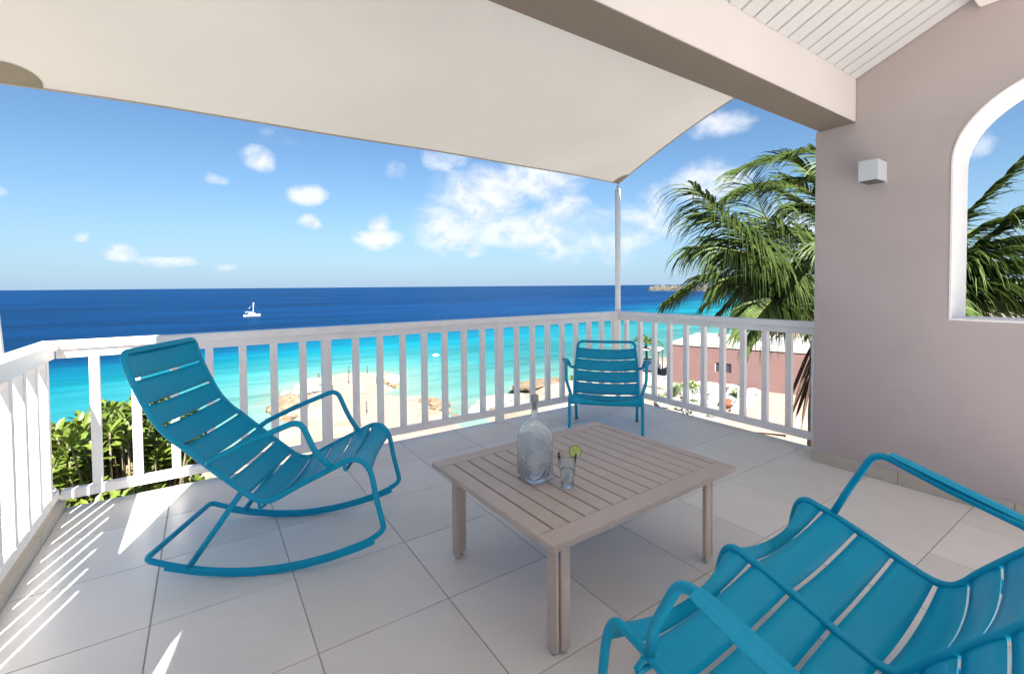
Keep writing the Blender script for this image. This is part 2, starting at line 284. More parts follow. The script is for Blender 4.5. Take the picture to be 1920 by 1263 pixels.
def tube(mb, pts, r, sides=12, closed=False, cap=True):
    P = []
    for p in pts:
        p = Vector(p)
        if not P or (p-P[-1]).length > 1e-5: P.append(p)
    if closed and (P[0]-P[-1]).length < 1e-5: P.pop()
    n = len(P)
    T = []
    for i in range(n):
        a = P[i-1] if (i > 0 or closed) else P[i]; b = P[(i+1) % n] if (i < n-1 or closed) else P[i]
        T.append((b-a).normalized())
    ref = Vector((0, 1, 0)) if abs(T[0].y) < 0.8 else Vector((0, 0, 1))
    nrm = (ref - T[0]*ref.dot(T[0])).normalized(); rings = []
    for i in range(n):
        nrm = (nrm - T[i]*nrm.dot(T[i])).normalized(); bn = T[i].cross(nrm)
        rr = r[i] if isinstance(r, (list, tuple)) else r
        rings.append([P[i]+(nrm*math.cos(2*math.pi*k/sides)+bn*math.sin(2*math.pi*k/sides))*rr for k in range(sides)])
    v = [q for ring in rings for q in ring]; f = []
    m = n if closed else n-1
    for i in range(m):
        for k in range(sides):
            a = i*sides+k; b = i*sides+(k+1) % sides; c = ((i+1) % n)*sides+(k+1) % sides; d = ((i+1) % n)*sides+k
            f.append((a, b, c, d))
    if cap and not closed: f.append(tuple(range(sides))[::-1]); f.append(tuple((n-1)*sides+k for k in range(sides)))
    mb.add(v, f, True)
def lathe(mb, prof, cx=0, cy=0, sides=32, square=0.0):
    v = []; f = []
    for (r, z) in prof:
        for k in range(sides):
            a = 2*math.pi*k/sides; c, s_ = math.cos(a), math.sin(a)
            if square > 0:
                e = 2+square*6; q = (abs(c)**e+abs(s_)**e)**(-1/e)
                q = 1+(q-1)*min(1, square)
            else: q = 1
            v.append((cx+r*c*q, cy+r*s_*q, z))
    for i in range(len(prof)-1):
        for k in range(sides):
            f.append((i*sides+k, i*sides+(k+1) % sides, (i+1)*sides+(k+1) % sides, (i+1)*sides+k))
    f.append(tuple(range(sides))[::-1]); f.append(tuple((len(prof)-1)*sides+k for k in range(sides)))
    mb.add(v, f, True)

# ------------------------------------------------------------------ sea, land and shore
ZS = -13.65
SHORE = [(-260, -60), (-70, 4), (-24, 30), (-2, 46), (4.0, 53), (8.6, 57), (7.2, 62), (9, 67), (11.7, 75.7), (15.7, 80.7), (20, 82.5), (25.8, 77.8), (25.2, 70), (23, 65.6), (19.8, 62.5), (24, 59.2), (25.2, 53), (22.6, 47.0), (22.8, 42.5), (25.0, 42.0), (27.6, 46), (29.2, 49.8), (34.5, 50.2), (37, 54), (43.5, 54), (48, 51), (53, 54), (60, 60), (80, 58), (112, 66), (165, 84), (300, 128), (520, 200), (900, 300)]
REEF = [(-400, 80), (-31, 120), (-23, 124), (6, 131), (44, 143), (92, 161), (190, 178), (275, 220), (424, 291), (700, 420), (1600, 1000)]
def seg_dist(X, Y, poly):
    best = np.full(X.shape, 1e18); side = np.zeros(X.shape)
    for (x0, y0), (x1, y1) in zip(poly[:-1], poly[1:]):
        dx, dy = x1-x0, y1-y0; L2 = dx*dx+dy*dy
        t = np.clip(((X-x0)*dx+(Y-y0)*dy)/L2, 0, 1); d = (X-x0-t*dx)**2+(Y-y0-t*dy)**2
        m = d < best; best = np.where(m, d, best)
    return np.sqrt(best)
def inside(X, Y, poly):
    c = np.zeros(X.shape, bool); n = len(poly)
    for i in range(n):
        x0, y0 = poly[i]; x1, y1 = poly[(i+1) % n]
        if y0 == y1: continue
        k = ((y0 > Y) != (y1 > Y)) & (X < (x1-x0)*(Y-y0)/(y1-y0)+x0); c ^= k
    return c
LANDPOLY = SHORE+[(900, -900), (-260, -900)]
REEFPOLY = REEF+[(1600, -2000), (-400, -2000)]
def make_sea():
    rad = [6*1.052**i for i in range(178)]; rad = [r for r in rad if r < 42000]+[45000.0]
    na = 400; A = np.linspace(-0.75, 2*math.pi-0.75, na, endpoint=False)
    A = np.concatenate([np.linspace(-0.4, 2.2, 300), np.linspace(2.2, 2*math.pi-0.4, 61)[1:-1]])
    Rr, AA = np.meshgrid(np.array(rad), A, indexing='ij'); X = Rr*np.cos(AA); Y = Rr*np.sin(AA)
    ds = seg_dist(X, Y, SHORE); ds = np.where(inside(X, Y, LANDPOLY), 0, ds)
    dr = seg_dist(X, Y, REEF); ins = inside(X, Y, REEFPOLY)
    s = np.where(ins, 0.5*np.minimum(ds/(ds+dr+1e-6), 1)**0.85, 0.5+np.minimum(dr/260.0, 0.5))
    nA = len(A); nR = len(rad); verts = [(float(x), float(y), ZS) for x, y in zip(X.ravel(), Y.ravel())]; faces = []
    for i in range(nR-1):
        for k in range(nA):
            faces.append((i*nA+k, (i+1)*nA+k, (i+1)*nA+(k+1) % nA, i*nA+(k+1) % nA))
    me = mesh('sea', verts, faces, m_sea); at = me.attributes.new('depth', 'FLOAT', 'POINT'); at.data.foreach_set('value', s.ravel().astype(np.float32))
    o = ob('sea', me); o['kind'] = 'structure'; o['label'] = 'turquoise shallows turning deep blue towards the horizon'
make_sea()
def land_h(X, Y):
    ins = inside(X, Y, LANDPOLY); d = seg_dist(X, Y, SHORE)
    g = np.clip((X-30)/12, 0, 1)*np.clip((d-1)/7, 0, 1)
    z = np.where(ins, np.minimum(0.22*d+0.05, 0.95)+1.2*g*g*(3-2*g), -0.22*d-0.05)
    return ZS+z, ins, d
def make_land():
    xs = np.concatenate([np.linspace(-260, -40, 30), np.arange(-38, 100, 1.0), np.linspace(104, 520, 60)]); ys = np.concatenate([np.linspace(-300, -12, 24), np.arange(-10, 92, 1.0), np.linspace(96, 210, 24)])
    X, Y = np.meshgrid(xs, ys, indexing='ij'); Z, ins, d = land_h(X, Y)
    V = []; nx, ny = X.shape
    for i in range(nx):
        for j in range(ny):
            nz = noise.noise((X[i, j]*0.35, Y[i, j]*0.35, 0))*0.16+noise.noise((X[i, j]*0.9, Y[i, j]*0.9, 3))*0.08
            V.append((X[i, j], Y[i, j], max(Z[i, j]+(nz if d[i, j] > 0.6 else 0), ZS-6)))
    F = []
    for i in range(nx-1):
        for j in range(ny-1):
            if Z[i, j] > ZS-3 or Z[i+1, j+1] > ZS-3: F.append((i*ny+j, (i+1)*ny+j, (i+1)*ny+j+1, i*ny+j+1))
    o = ob('ground', mesh('ground', V, F, m_sand, True)); o['kind'] = 'structure'; o['label'] = 'pale sand and gravel shore below the terrace'
make_land()
def gz(x, y):
    Z, _, _ = land_h(np.array([float(x)]), np.array([float(y)])); return float(Z[0])
def strip(name, left, right, m, lift=0.17, label=None, n=8):
    L = smoothline([(x, y, 0) for x, y in left], n); Q = smoothline([(x, y, 0) for x, y in right], n); b = MB(); v = []
    for a, c in zip(L, Q):
        for k in range(9):
            p = a.lerp(c, k/8); v.append((p.x, p.y, gz(p.x, p.y)+lift+0.02*noise.noise((p.x, p.y, 1))))
    f = [(i*9+k, i*9+k+1, (i+1)*9+k+1, (i+1)*9+k) for i in range(len(L)-1) for k in range(8)]
    # skirts down into the ground give the paving its thickness
    nb = len(v); v += [(x, y, z-0.5) for x, y, z in v]
    for i in range(len(L)-1):
        f.append((i*9, (i+1)*9, nb+(i+1)*9, nb+i*9)); f.append((i*9+8, nb+i*9+8, nb+(i+1)*9+8, (i+1)*9+8))
    b.add(v, f, False); o = ob(name, b.mesh(name, m)); o['kind'] = 'structure'
    if label: o['label'] = label
strip('path', [(38, 23.6), (44.5, 26), (53, 28.6), (63, 31), (76, 34)], [(40.5, 19), (46, 20.6), (54.5, 22.8), (66, 26.8), (79, 30.2)], m_path, label='pink garden path curving past the white rocks')
strip('pavement', [(9.5, 38), (12.2, 48), (13.8, 58), (14.5, 66), (15.5, 73)], [(20.5, 39.5), (20.0, 48), (20.4, 55), (18.5, 63), (19.5, 74)], m_path, label='pinkish paved deck along the middle of the beach spit')

def rock_mesh(seed, m, flat=0.6, sub=2):
    bm = bmesh.new(); bmesh.ops.create_icosphere(bm, subdivisions=sub, radius=1.0)
    for v in bm.verts:
        n = noise.noise(v.co*1.3+Vector((seed*3.1, 0, 0)))*0.45+noise.noise(v.co*3.1+Vector((0, seed*1.7, 0)))*0.2
        q = v.co*(1+n); q.z *= flat; q.z = max(q.z, -0.35*flat); v.co = q
    me = bpy.data.meshes.new('rock'); bm.to_mesh(me); bm.free(); me.materials.append(m); return me
RK = {k: [rock_mesh(i+o, mm, fl, 2) for i in range(5)] for o, (k, mm, fl) in enumerate((('pale', m_rock, 0.55), ('ochre', m_rock2, 0.6), ('white', m_white_rock, 0.62)))}
def rocks(kind, spots, label, group, cat='rock', name='boulder'):
    for (x, y, s) in spots:
        o = ob(name, random.choice(RK[kind]), None, (x, y, gz(x, y)+0.1+0.14*s), (random.uniform(-.15, .15), random.uniform(-.15, .15), random.uniform(0, 6.28)), (s*random.uniform(.8, 1.3), s*random.uniform(.7, 1.1), s*random.uniform(.7, 1.1)))
        tag(o, label, cat, group)
def scatter(cx, cy, rx, ry, n, s0, s1):
    out = []
    for _ in range(n):
        a = random.uniform(0, 6.28); r = math.sqrt(random.random()); out.append((cx+rx*r*math.cos(a), cy+ry*r*math.sin(a), random.uniform(s0, s1)))
    return out
rocks('ochre', scatter(8.6, 63.5, 2.4, 3.6, 26, .4, 1.3)+scatter(7.0, 57.5, 2.2, 2.0, 9, .3, .9), 'ochre and brown boulder in the pile on the left edge of the beach spit', 'ochre boulders left of the beach spit')
rocks('pale', scatter(12.3, 72.0, 3.0, 3.4, 18, .5, 1.3)+scatter(11.5, 66.5, 1.6, 3.2, 10, .4, 1.0), 'cream boulder heaped along the far left shore of the beach spit', 'cream boulders at the far end of the spit')
rocks('pale', scatter(24.3, 70.8, 2.0, 3.0, 15, .4, 1.1), 'pale boulder at the far right tip of the beach spit', 'pale boulders on the right tip of the spit')
rocks('ochre', scatter(24.0, 67.4, 2.4, 1.6, 8, .25, .7), 'small dark-shadowed boulder on the right tip of the beach spit', 'dark boulders on the right tip of the spit')
rocks('ochre', scatter(23.4, 51.0, 1.2, 4.2, 18, .35, .95), 'layered ochre boulder by the water on the near right side of the spit', 'layered ochre boulders on the right side of the spit')
rocks('pale', scatter(30.5, 48.2, 3.6, 1.6, 14, .6, 1.5), 'white sunlit shore boulder behind the sea-side railing centre post', 'white shore boulders seen behind the centre post')
rocks('white', [(60.2, 38.0, 1.0), (60, 34, 1.1), (64.3, 33.8, 1.0), (56.4, 33.4, 1.2), (55.6, 31.2, 1.2), (59.1, 31.6, .9), (47.8, 29.8, 1.1), (48.2, 26.9, 1.0), (49.9, 32.5, 1.0), (46.7, 27.7, 1.1), (68.7, 33.5, .8), (52.5, 30.6, 1.0), (52, 34.2, .8), (45, 28.5, .9), (57.5, 35.8, .8), (62.5, 31.9, .9), (50.2, 29.0, .7), (54, 32.2, .8), (44.5, 31.2, .9), (46.5, 33.0, .7)]+scatter(52, 31.5, 8, 4.6, 60, .35, .95), 'rough white rock in the planted bed below the pink building', 'white rocks in the garden bed')
rocks('white', scatter(70, 33.6, 5, 1.6, 22, .5, 1.1), 'white rock heaped against the pink wall above the upper end of the path', 'white rocks above the upper path')
rocks('white', [(40.4, 31.5, .9), (41.5, 29.2, 1.0), (39, 27.6, 1.0), (42.5, 26.8, .9), (38.4, 33.6, .8), (37.2, 30.4, .9)]+scatter(40.2, 29.5, 3.2, 4, 16, .3, .7), 'white rock at the near edge of the garden bed under the right-hand railing', 'white rocks nearest the terrace')
# rock shelf with an undercut, right of centre
b = MB()
lay = [(1.0, -0.5, .8), (1.12, 0.15, 1.0), (0.85, 0.35, .9), (1.25, 0.75, 1.2), (1.2, 1.15, 1.1), (0.7, 1.3, .8)]
vv = []
for (s, z, q) in lay:
    for k in range(18):
        a = 2*math.pi*k/18; r = s*(1+0.22*noise.noise((math.cos(a)*2, math.sin(a)*2, z*2)))
        vv.append((3.6*r*math.cos(a), 2.0*r*math.sin(a), z+0.1*noise.noise((k, z, 5))))
ff = [(i*18+k, i*18+(k+1) % 18, (i+1)*18+(k+1) % 18, (i+1)*18+k) for i in range(5) for k in range(18)]+[tuple(90+k for k in range(18))]
b.add(vv, ff); tag(ob('rock_shelf', b.mesh('rock_shelf', m_rock2), None, (39.6, 52.2, ZS), (0, 0, 0.1)), 'flat ochre rock shelf undercut by the turquoise water left of the low armchair', 'rock')

# far headland
def headland():
    n = 90; m = 10; v = []; f = []
    P = [(921, 761), (915, 700), (905, 620), (899, 560), (1000, 430), (1300, 250)]
    L = smoothline([(x, y, 0) for x, y in P], 18); n = len(L)
    for i, p in enumerate(L):
        t = i/(n-1); d = Vector((p.x, p.y, 0)).normalized(); h = 13*(min(1, t*14)**0.5)*(1+0.35*noise.noise((t*22, 0, 0))+0.2*noise.noise((t*70, 1, 0)))
        for j in range(m+1):
            s = j/m; zz = ZS-1+(h+1)*min(1, s*2.2)**0.6*(1+0.12*noise.noise((t*60, s*6, 2))); q = p+d*(s*90)
            v.append((q.x, q.y, zz))
    f = [(i*(m+1)+j, (i+1)*(m+1)+j, (i+1)*(m+1)+j+1, i*(m+1)+j+1) for i in range(n-1) for j in range(m)]
    o = ob('headland', mesh('headland', v, f, m_headland)); o['kind'] = 'structure'; o['label'] = 'low rocky headland on the horizon left of the palm'
headland()

# sailing boat far out
def boat():
    t = thing('sailing_boat', 'small white sailing boat with bare mast far out on the blue sea', 'boat', (21.1, 278.2, ZS), 0.22); t.scale = (.9, .85, .85)
    v = []; f = []; n = 12
    for i in range(n+1):
        s = i/n; x = -4.4+8.8*s; w = 1.5*math.sin(math.pi*min(1, 0.22+s*0.78))**0.7*(1 if s < .97 else .2); dk = 1.15+0.35*s*s
        v += [(x, -w, dk), (x, -w*.8, 0.2), (x, 0, -0.3), (x, w*.8, 0.2), (x, w, dk)]
    for i in range(n):
        for j in range(4): f.append((i*5+j, i*5+j+1, (i+1)*5+j+1, (i+1)*5+j))
        f.append((i*5+4, i*5, (i+1)*5, (i+1)*5+4))
    f += [(0, 4, 3, 2, 1), tuple(n*5+j for j in range(5))]
    ob('hull', mesh('hull', v, f, m_hull, False), t)
    b = MB(); b.box(-2.2, 1.6, -.8, .8, 1.2, 1.95); c = ob('cabin', b.mesh('cabin', m_hull, .12), t)
    b = MB(); b.box(-1.8, 1.3, -.82, -.806, 1.45, 1.75); b.box(-1.8, 1.3, .806, .82, 1.45, 1.75); ob('window', b.mesh('window', m_window), c)
    b = MB(); tube(b, [(.6, 0, 1.2), (.75, 0, 8.6)], [.17, .11], 8); ob('mast', b.mesh('mast', m_hull), t)
    b = MB(); tube(b, [(.6, 0, 2.7), (-3.6, 0, 2.8)], .16, 8); ob('boom', b.mesh('boom', m_hull), t)
    b = MB(); b.box(-4.0, -2.3, -1.0, 1.0, 2.6, 2.7); ob('canopy', b.mesh('canopy', m_navy), t)
    b = MB(); tube(b, [(.74, 0, 8.4), (4.3, 0, 1.5)], .03, 5); tube(b, [(.74, 0, 8.4), (-4.3, 0, 1.3)], .03, 5); ob('rigging', b.mesh('rigging', m_steel), t)
boat()
b = MB(); lathe(b, [(.05, -.2), (1.1, 0), (1.25, .25), (1.1, .42), (.2, .5)], 0, 0, 14); b.box(-.5, .5, -.35, .35, .45, .75)
tag(ob('swim_float', b.mesh('swim_float', m_hull), None, (41.4, 91.3, ZS), None, (.62, .62, .62)), 'tiny white swimming float on the turquoise water beyond the spit', 'float')
pm = MB(); tube(pm, [(0, 0, -.4), (0, 0, 1.0)], .075, 8); lathe(pm, [(.1, 1.0), (.1, 1.06), (.03, 1.1)], 0, 0, 8); pmesh = pm.mesh('bollard', m_post)
PL = {0: 'dark wooden post standing on the beach spit'}
for i, (x, y, sc) in enumerate([(19.3, 76.4, 1), (17.1, 68.0, 1.2), (22.3, 76.5, 1), (21.0, 67.4, 1), (13.8, 63.1, 1), (14.4, 74.8, 1), (14.6, 50.6, 1.25), (14.5, 45.6, 1.1), (12.6, 46, .9), (11.2, 42.5, .9)]):
    tag(ob('wooden_post', pmesh, None, (x, y, gz(x, y)+.1), (0, 0, 0), (1, 1, sc)), 'thin dark wooden post standing on the beach spit', 'post', 'dark posts on the beach spit')

# ------------------------------------------------------------------ plants in the garden
def blade(mb, base, d, L, w, droop=0.3, segs=3, up_=Vector((0, 0, 1)), fold=0.0):
    d = Vector(d).normalized(); side = d.cross(up_)
    if side.length < 1e-3: side = Vector((1, 0, 0))
    side.normalize(); v = []; p = Vector(base)
    for i in range(segs+1):
        s = i/segs; q = p+d*(L*s)+Vector((0, 0, -droop*L*s*s)); ww = w*(math.sin(math.pi*(0.18+0.82*s))**0.8 if s < 1 else 0.02)
        v += [q-side*ww, q+side*ww]
    mb.add(v, [(2*i, 2*i+1, 2*i+3, 2*i+2) for i in range(segs)], True)
def rosette(mb, c, n, L, w, rnd, spread=(0.2, 1.3), droop=0.25):
    for i in range(n):
        a = rnd.uniform(0, 6.28); e = rnd.uniform(*spread); d = (math.cos(a)*math.cos(e), math.sin(a)*math.cos(e), math.sin(e)); blade(mb, c, d, L*rnd.uniform(.7, 1.1), w, droop)
rn = random.Random(5)
def mkplant(kind, seed):
    r = random.Random(seed); b = MB()
    if kind == 'agave': rosette(b, (0, 0, 0.05), 34, 1.0, .07, r, (0.25, 1.35), .15)
    elif kind == 'shrub':
        for _ in range(60):
            a = r.uniform(0, 6.28); q = math.sqrt(r.random())*.75; c = (q*math.cos(a), q*math.sin(a), r.uniform(.1, .85)*(1.1-q)); rosette(b, c, 9, .26, .05, r, (-.2, 1.4), .2)
    elif kind == 'grass': rosette(b, (0, 0, 0), 90, 1.5, .022, r, (.7, 1.5), .35)
    return b
PLM = {}
for k, mm in (('agave', m_agave), ('shrub', m_leaf), ('grass', m_agave), ('silver', m_silver)):
    PLM[k] = [mkplant('shrub' if k == 'silver' else k, 11+i).mesh('garden_plant', mm) for i in range(2)]
def plant(kind, x, y, s, label, group=None, name='garden_plant'):
    return tag(ob(name, random.choice(PLM[kind]), None, (x, y, gz(x, y)+.05), (0, 0, random.uniform(0, 6)), (s, s, s)), label, 'plant', group)
plant('grass', 44.5, 33.0, 1.7, 'tall yellow-green spiky grass left of the white rocks under the railing', name='spiky_grass')
plant('grass', 45.8, 33.8, 1.4, 'shorter clump of yellow-green grass beside the tall spiky one', name='spiky_grass')
plant('shrub', 48.9, 34.1, 1.5, 'round green shrub behind the yellow-green grasses', name='garden_shrub')
plant('agave', 53.9, 34.6, 1.4, 'small agave growing against the pink building wall by the window', name='agave')
plant('shrub', 62.7, 32.6, 1.4, 'bright yellow-green shrub in front of the pink wall, right of the window', name='garden_shrub')
plant('shrub', 60.8, 29.4, 1.5, 'dark green bush beside the upper end of the pink path', name='garden_shrub')
plant('shrub', 57.0, 28.9, 1.0, 'low green bush between white rocks and the pink path', name='garden_shrub')
for (x, y, s) in ((46.5, 29.5, .8), (50.6, 31.4, .7), (55.5, 33.0, .9), (58.5, 33.4, .8), (61, 34.6, .9), (43.2, 29.9, .9), (42, 33, 1.1), (64.5, 31.4, .9), (66.5, 33.0, 1.0)):
    plant('agave', x, y, s, 'small green agave tucked between the white rocks', 'small agaves among the white rocks', name='agave')
plant('silver', 54.0, 30.6, 1.1, 'grey-green tuft in the middle of the white rocks', name='garden_shrub')
plant('silver', 47.2, 32.0, 1.0, 'grey-green tuft between the grasses and the white rocks', name='garden_shrub')
plant('agave', 49.2, 28.4, 1.3, 'dark green agave standing over the terracotta pot', name='agave')
for (x, y, s) in ((30.2, 12.6, 2.2), (32.5, 13.4, 2.0), (28.4, 12.0, 1.8), (31.2, 14.4, 1.8)):
    plant('silver', x, y, s, 'silvery green shrub low beside the end of the pillar under the right-hand railing', 'silvery shrubs beside the pillar', name='silver_shrub')
for (x, y, s) in ((45.5, 51.5, 1.7), (47.2, 50.0, 2.0), (48.8, 50.6, 1.6), (43.4, 50.9, 1.4)):
    plant('grass', x, y, s, 'yellow-green sea grass clump behind the left arm of the low armchair', 'sea grass behind the low armchair', name='sea_grass')
t = thing('terracotta_pot', 'orange-red terracotta pot standing among the white rocks', 'pot', (44.9, 26.9, gz(44.9, 26.9)+.05))
b = MB(); lathe(b, [(.28, 0), (.42, .35), (.5, .65), (.42, .75)], 0, 0, 16); ob('bowl', b.mesh('bowl', m_terr), t)
b = MB(); lathe(b, [(.44, .75), (.52, .76), (.52, .84), (.4, .84)], 0, 0, 16); ob('rim', b.mesh('rim', m_terr), t)
# whitewashed steps beside the path
t = thing('garden_steps', 'whitewashed wall and steps beside the lower end of the pink path', 'steps', (44.2, 25.4, gz(44.2, 25.4)), 0.3)
for k in range(4): ob('step', boxmesh('step', m_roofw, k*1.0, k*1.0+1.0, -.5, .6, -.6, .35+.22*k, .03), t)

# pink building
BP0 = Vector((50.9, 38.0, 0)); BD = Vector((5.4, -14.7, 0)).normalized(); BN = Vector((-BD.y, BD.x, 0))
def building():
    ang = math.atan2(BD.y, BD.x); zg = -12.6; t = thing('pink_building', 'terracotta pink flat-roofed building with white roof beyond the right-hand railing', 'building', (BP0.x, BP0.y, zg), ang)
    H_ = -6.1-zg; L = 24.0; D = 13.0
    b = MB(); x0, x1 = 5.15, 7.05; z0, z1 = -9.55-zg, -8.35-zg
    b.box(0, x0, 0, .35, 0, H_-.4); b.box(x1, L, 0, .35, 0, H_-.4); b.box(x0, x1, 0, .35, 0, z0); b.box(x0, x1, 0, .35, z1, H_-.4)
    b.box(0, .35, .35, D, 0, H_-.4); b.box(L-.35, L, .35, D, 0, H_-.4); b.box(.35, L-.35, D-.35, D, 0, H_-.4)
    ob('wall', b.mesh('wall', m_pinkwall), t)
    r = ob('roof', boxmesh('roof', m_roofw, -.12, L+.12, -.12, D+.12, H_-.4, H_-.15, .02), t)
    b = MB(); b.box(-.12, L+.12, -.12, .13, H_-.147, H_); b.box(-.12, L+.12, D-.13, D+.12, H_-.147, H_); b.box(-.12, .13, .14, D-.14, H_-.147, H_); b.box(L-.13, L+.12, .14, D-.14, H_-.147, H_); ob('parapet', b.mesh('parapet', m_roofw), r)
    w = ob('window', boxmesh('window', m_window, x0, x1, .2, .24, z0, z1), t)
    b = MB(); b.box(x0, x0+.08, .1, .19, z0, z1); b.box(x1-.08, x1, .1, .19, z0, z1); b.box((x0+x1)/2-.04, (x0+x1)/2+.04, .1, .19, z0, z1); b.box(x0+.081, x1-.081, .1, .19, z1-.08, z1); ob('frame', b.mesh('frame', m_roofw), w)
    return t
_b = building(); _b.scale = (1, 1, 1)
# pavilion, fence and small palm left of the building
t = thing('garden_pavilion', 'small dark pavilion with a pale flat roof left of the pink building', 'pavilion', (55.2, 45.2, gz(55, 45)), -1.1)
ob('roof', boxmesh('roof', m_roofw, -1.7, 1.7, -1.6, 1.6, 3.2, 3.4, .03), t)
for sx in (-1.5, 1.5):
    for sy in (-1.4, 1.4): ob('post', boxmesh('post', m_post, sx-.07, sx+.07, sy-.07, sy+.07, 0, 3.2), t)
b = MB(); b.box(-1.35, 1.35, -1.2, 1.2, 0, 1.2); b.box(-1.2, 1.2, -1.0, 1.0, 1.2, 1.75); ob('covered_counter', b.mesh('covered_counter', m_navy, .25), t)
t = thing('white_fence', 'low white slatted fence in front of the small dark pavilion', 'fence', (46.0, 37.2, gz(46, 37)), -1.25)
for k in range(5): ob('slat', boxmesh('slat', m_white, -1.6, 1.6, -.02, .02, .45+k*.28, .57+k*.28), t)
for x in (-1.6, 0, 1.6): ob('post', boxmesh('post', m_white, x-.05, x+.05, .021, .1, 0, 1.8), t)

# ------------------------------------------------------------------ palms
def frond_mesh(pts, L0, seed, n=96, wid=0.0205, hang=0.75, spreadf=0.55):
    r = random.Random(seed); C = smoothline(pts, 16); acc = [0]
    for a, c in zip(C[:-1], C[1:]): acc.append(acc[-1]+(c-a).length)
    T_ = acc[-1]; b = MB()
    tube(b, C[::3]+[C[-1]], [0.026*(1-0.8*i/(len(C[::3]))) for i in range(len(C[::3])+1)], 6)
    nf = len(b.f)
    def at(s):
        d = s*T_; i = 0
        while i < len(acc)-2 and acc[i+1] < d: i += 1
        q = (d-acc[i])/max(1e-6, acc[i+1]-acc[i]); return C[i].lerp(C[i+1], q), (C[i+1]-C[i]).normalized()
    for i in range(n):
        s = 0.12+0.88*(i+.5)/n; p, T = at(s); side = T.cross(Vector((0, 0, 1)))
        if side.length < .05: side = Vector((1, 0, 0))
        side.normalize(); nrm = side.cross(T).normalized()
        for sg in (-1, 1):
            fw_ = spreadf+0.55*s*s+r.uniform(-.12, .12); d0 = (side*sg*(1-.35*s)+T*fw_+nrm*r.uniform(.0, .3)).normalized()
            L = L0*(0.45+0.55*math.sin(math.pi*min(1, .18+s*.72)))*r.uniform(.82, 1.12); hg = hang*r.uniform(.6, 1.35)
            k = 4; v = []; q = p.copy(); dcur = d0.copy(); st = L/k
            for j in range(k+1):
                u = j/k; w = wid*(1.0-u**1.6)*(.6+.4*min(1, u*4))+.0012
                wv = (nrm*0.75+side*0.5*sg).normalized(); wv = (wv-dcur*wv.dot(dcur)).normalized(); tw = Matrix.Rotation(r.uniform(-.25, .25), 3, dcur); wv = tw @ wv
                v += [q-wv*w, q+wv*w]; dcur = (dcur+Vector((0, 0, -1))*hg*0.42*(0.5+u)).normalized(); q = q+dcur*st
            b.add(v, [(2*j, 2*j+1, 2*j+3, 2*j+2) for j in range(k)], False)
    me = b.mesh('frond', [m_frond, m_rachis]); mi = [1]*nf+[0]*(len(me.polygons)-nf); me.polygons.foreach_set('material_index', mi); return me
def palm(name, label, base, top, fr, trunk_r=.14):
    t = thing(name, label, 'palm tree', base); o = Vector(base)
    b = MB(); P = smoothline([Vector((0, 0, 0)), (Vector(top)-o)*.5+Vector((.15, .1, 0)), Vector(top)-o], 30)
    tube(b, P, [trunk_r*(1.25-.3*i/len(P))*(1+.05*math.sin(i*2.1)) for i in range(len(P))], 14); ob('trunk', b.mesh('trunk', m_trunk), t)
    for i, (pts, L0, hang) in enumerate(fr):
        ob('frond', frond_mesh([Vector(p)-o for p in pts], L0, i*7+len(name), hang=hang), t)
    return t
def autofronds(c, n, seed, L=3.0, avoid=None, L0=.75):
    r = random.Random(seed); out = []; c = Vector(c)
    for i in range(n):
        a = 2*math.pi*i/n+r.uniform(-.2, .2); e = r.uniform(.15, 1.25)
        if avoid and avoid(a, e): continue
        h = Vector((math.cos(a), math.sin(a), 0)); l = L*r.uniform(.85, 1.1)
        out.append(([c, c+h*l*.35*math.cos(e)+Vector((0, 0, l*.42*math.sin(e))), c+h*l*.75*math.cos(e*.8)+Vector((0, 0, l*.55*math.sin(e))), c+h*l*1.0*math.cos(e*.6)+Vector((0, 0, l*(.6*math.sin(e)-.28)))], L0, .8))
    return out
cA = (8.91, 3.65, 0.33); cB = (9.8, 3.05, 0.61)
frA = [([cA, (7.86, 3.87, 1.51), (6.93, 4.01, 2.24), (6.13, 4.2, 2.79)], 1.25, 1.5),
       ([cA, (8.55, 3.77, 0.99), (7.98, 3.79, 1.81), (7.24, 3.81, 2.6), (6.95, 3.76, 2.94)], 1.05, .95),
       ([cA, (8.2, 3.7, .9), (7.5, 3.7, 1.1), (6.95, 3.76, .75)], .95, 1.1),
       ([cA, (8.2, 4.1, 1.4), (7.6, 4.5, 1.95), (7.0, 4.8, 2.0)], 1.1, 1.6),
       ([cA, (8.5, 4.4, 1.2), (8.2, 5.2, 1.5), (7.9, 5.9, 1.1)], 1.0, 1.0),
       ([cA, (8.45, 3.4, 1.3), (7.9, 3.1, 1.9), (7.3, 2.8, 1.95)], .95, 1.4),
       ([cA, (8.3, 3.8, 1.2), (7.5, 3.95, 1.75), (6.75, 4.05, 1.9)], 1.15, 1.6),
       ([cA, (8.4, 4.0, 1.5), (7.9, 4.4, 2.3), (7.3, 4.9, 2.6)], 1.0, 1.4)]
frA += [([cA, (8.5, 3.75, .75), (8.0, 3.85, .85), (7.5, 3.95, .45)], .9, 1.5), ([cA, (8.4, 3.9, 1.1), (7.8, 4.1, 1.5), (7.2, 4.3, 1.45)], 1.1, 1.6),
        ([cA, (8.6, 3.7, 1.3), (8.2, 3.8, 2.0), (7.7, 3.85, 2.4)], 1.0, 1.3), ([cA, (8.6, 4.1, 1.3), (8.3, 4.5, 2.0), (7.9, 5.0, 2.2)], 1.0, 1.3)]
frA += autofronds(cA, 7, 3, 2.8, lambda a, e: 1.9 < a < 3.6)
palm('coconut_palm', 'nearest coconut palm, its long drooping frond reaching left over the railing', (8.95, 3.75, -12.2), cA, frA, .13)
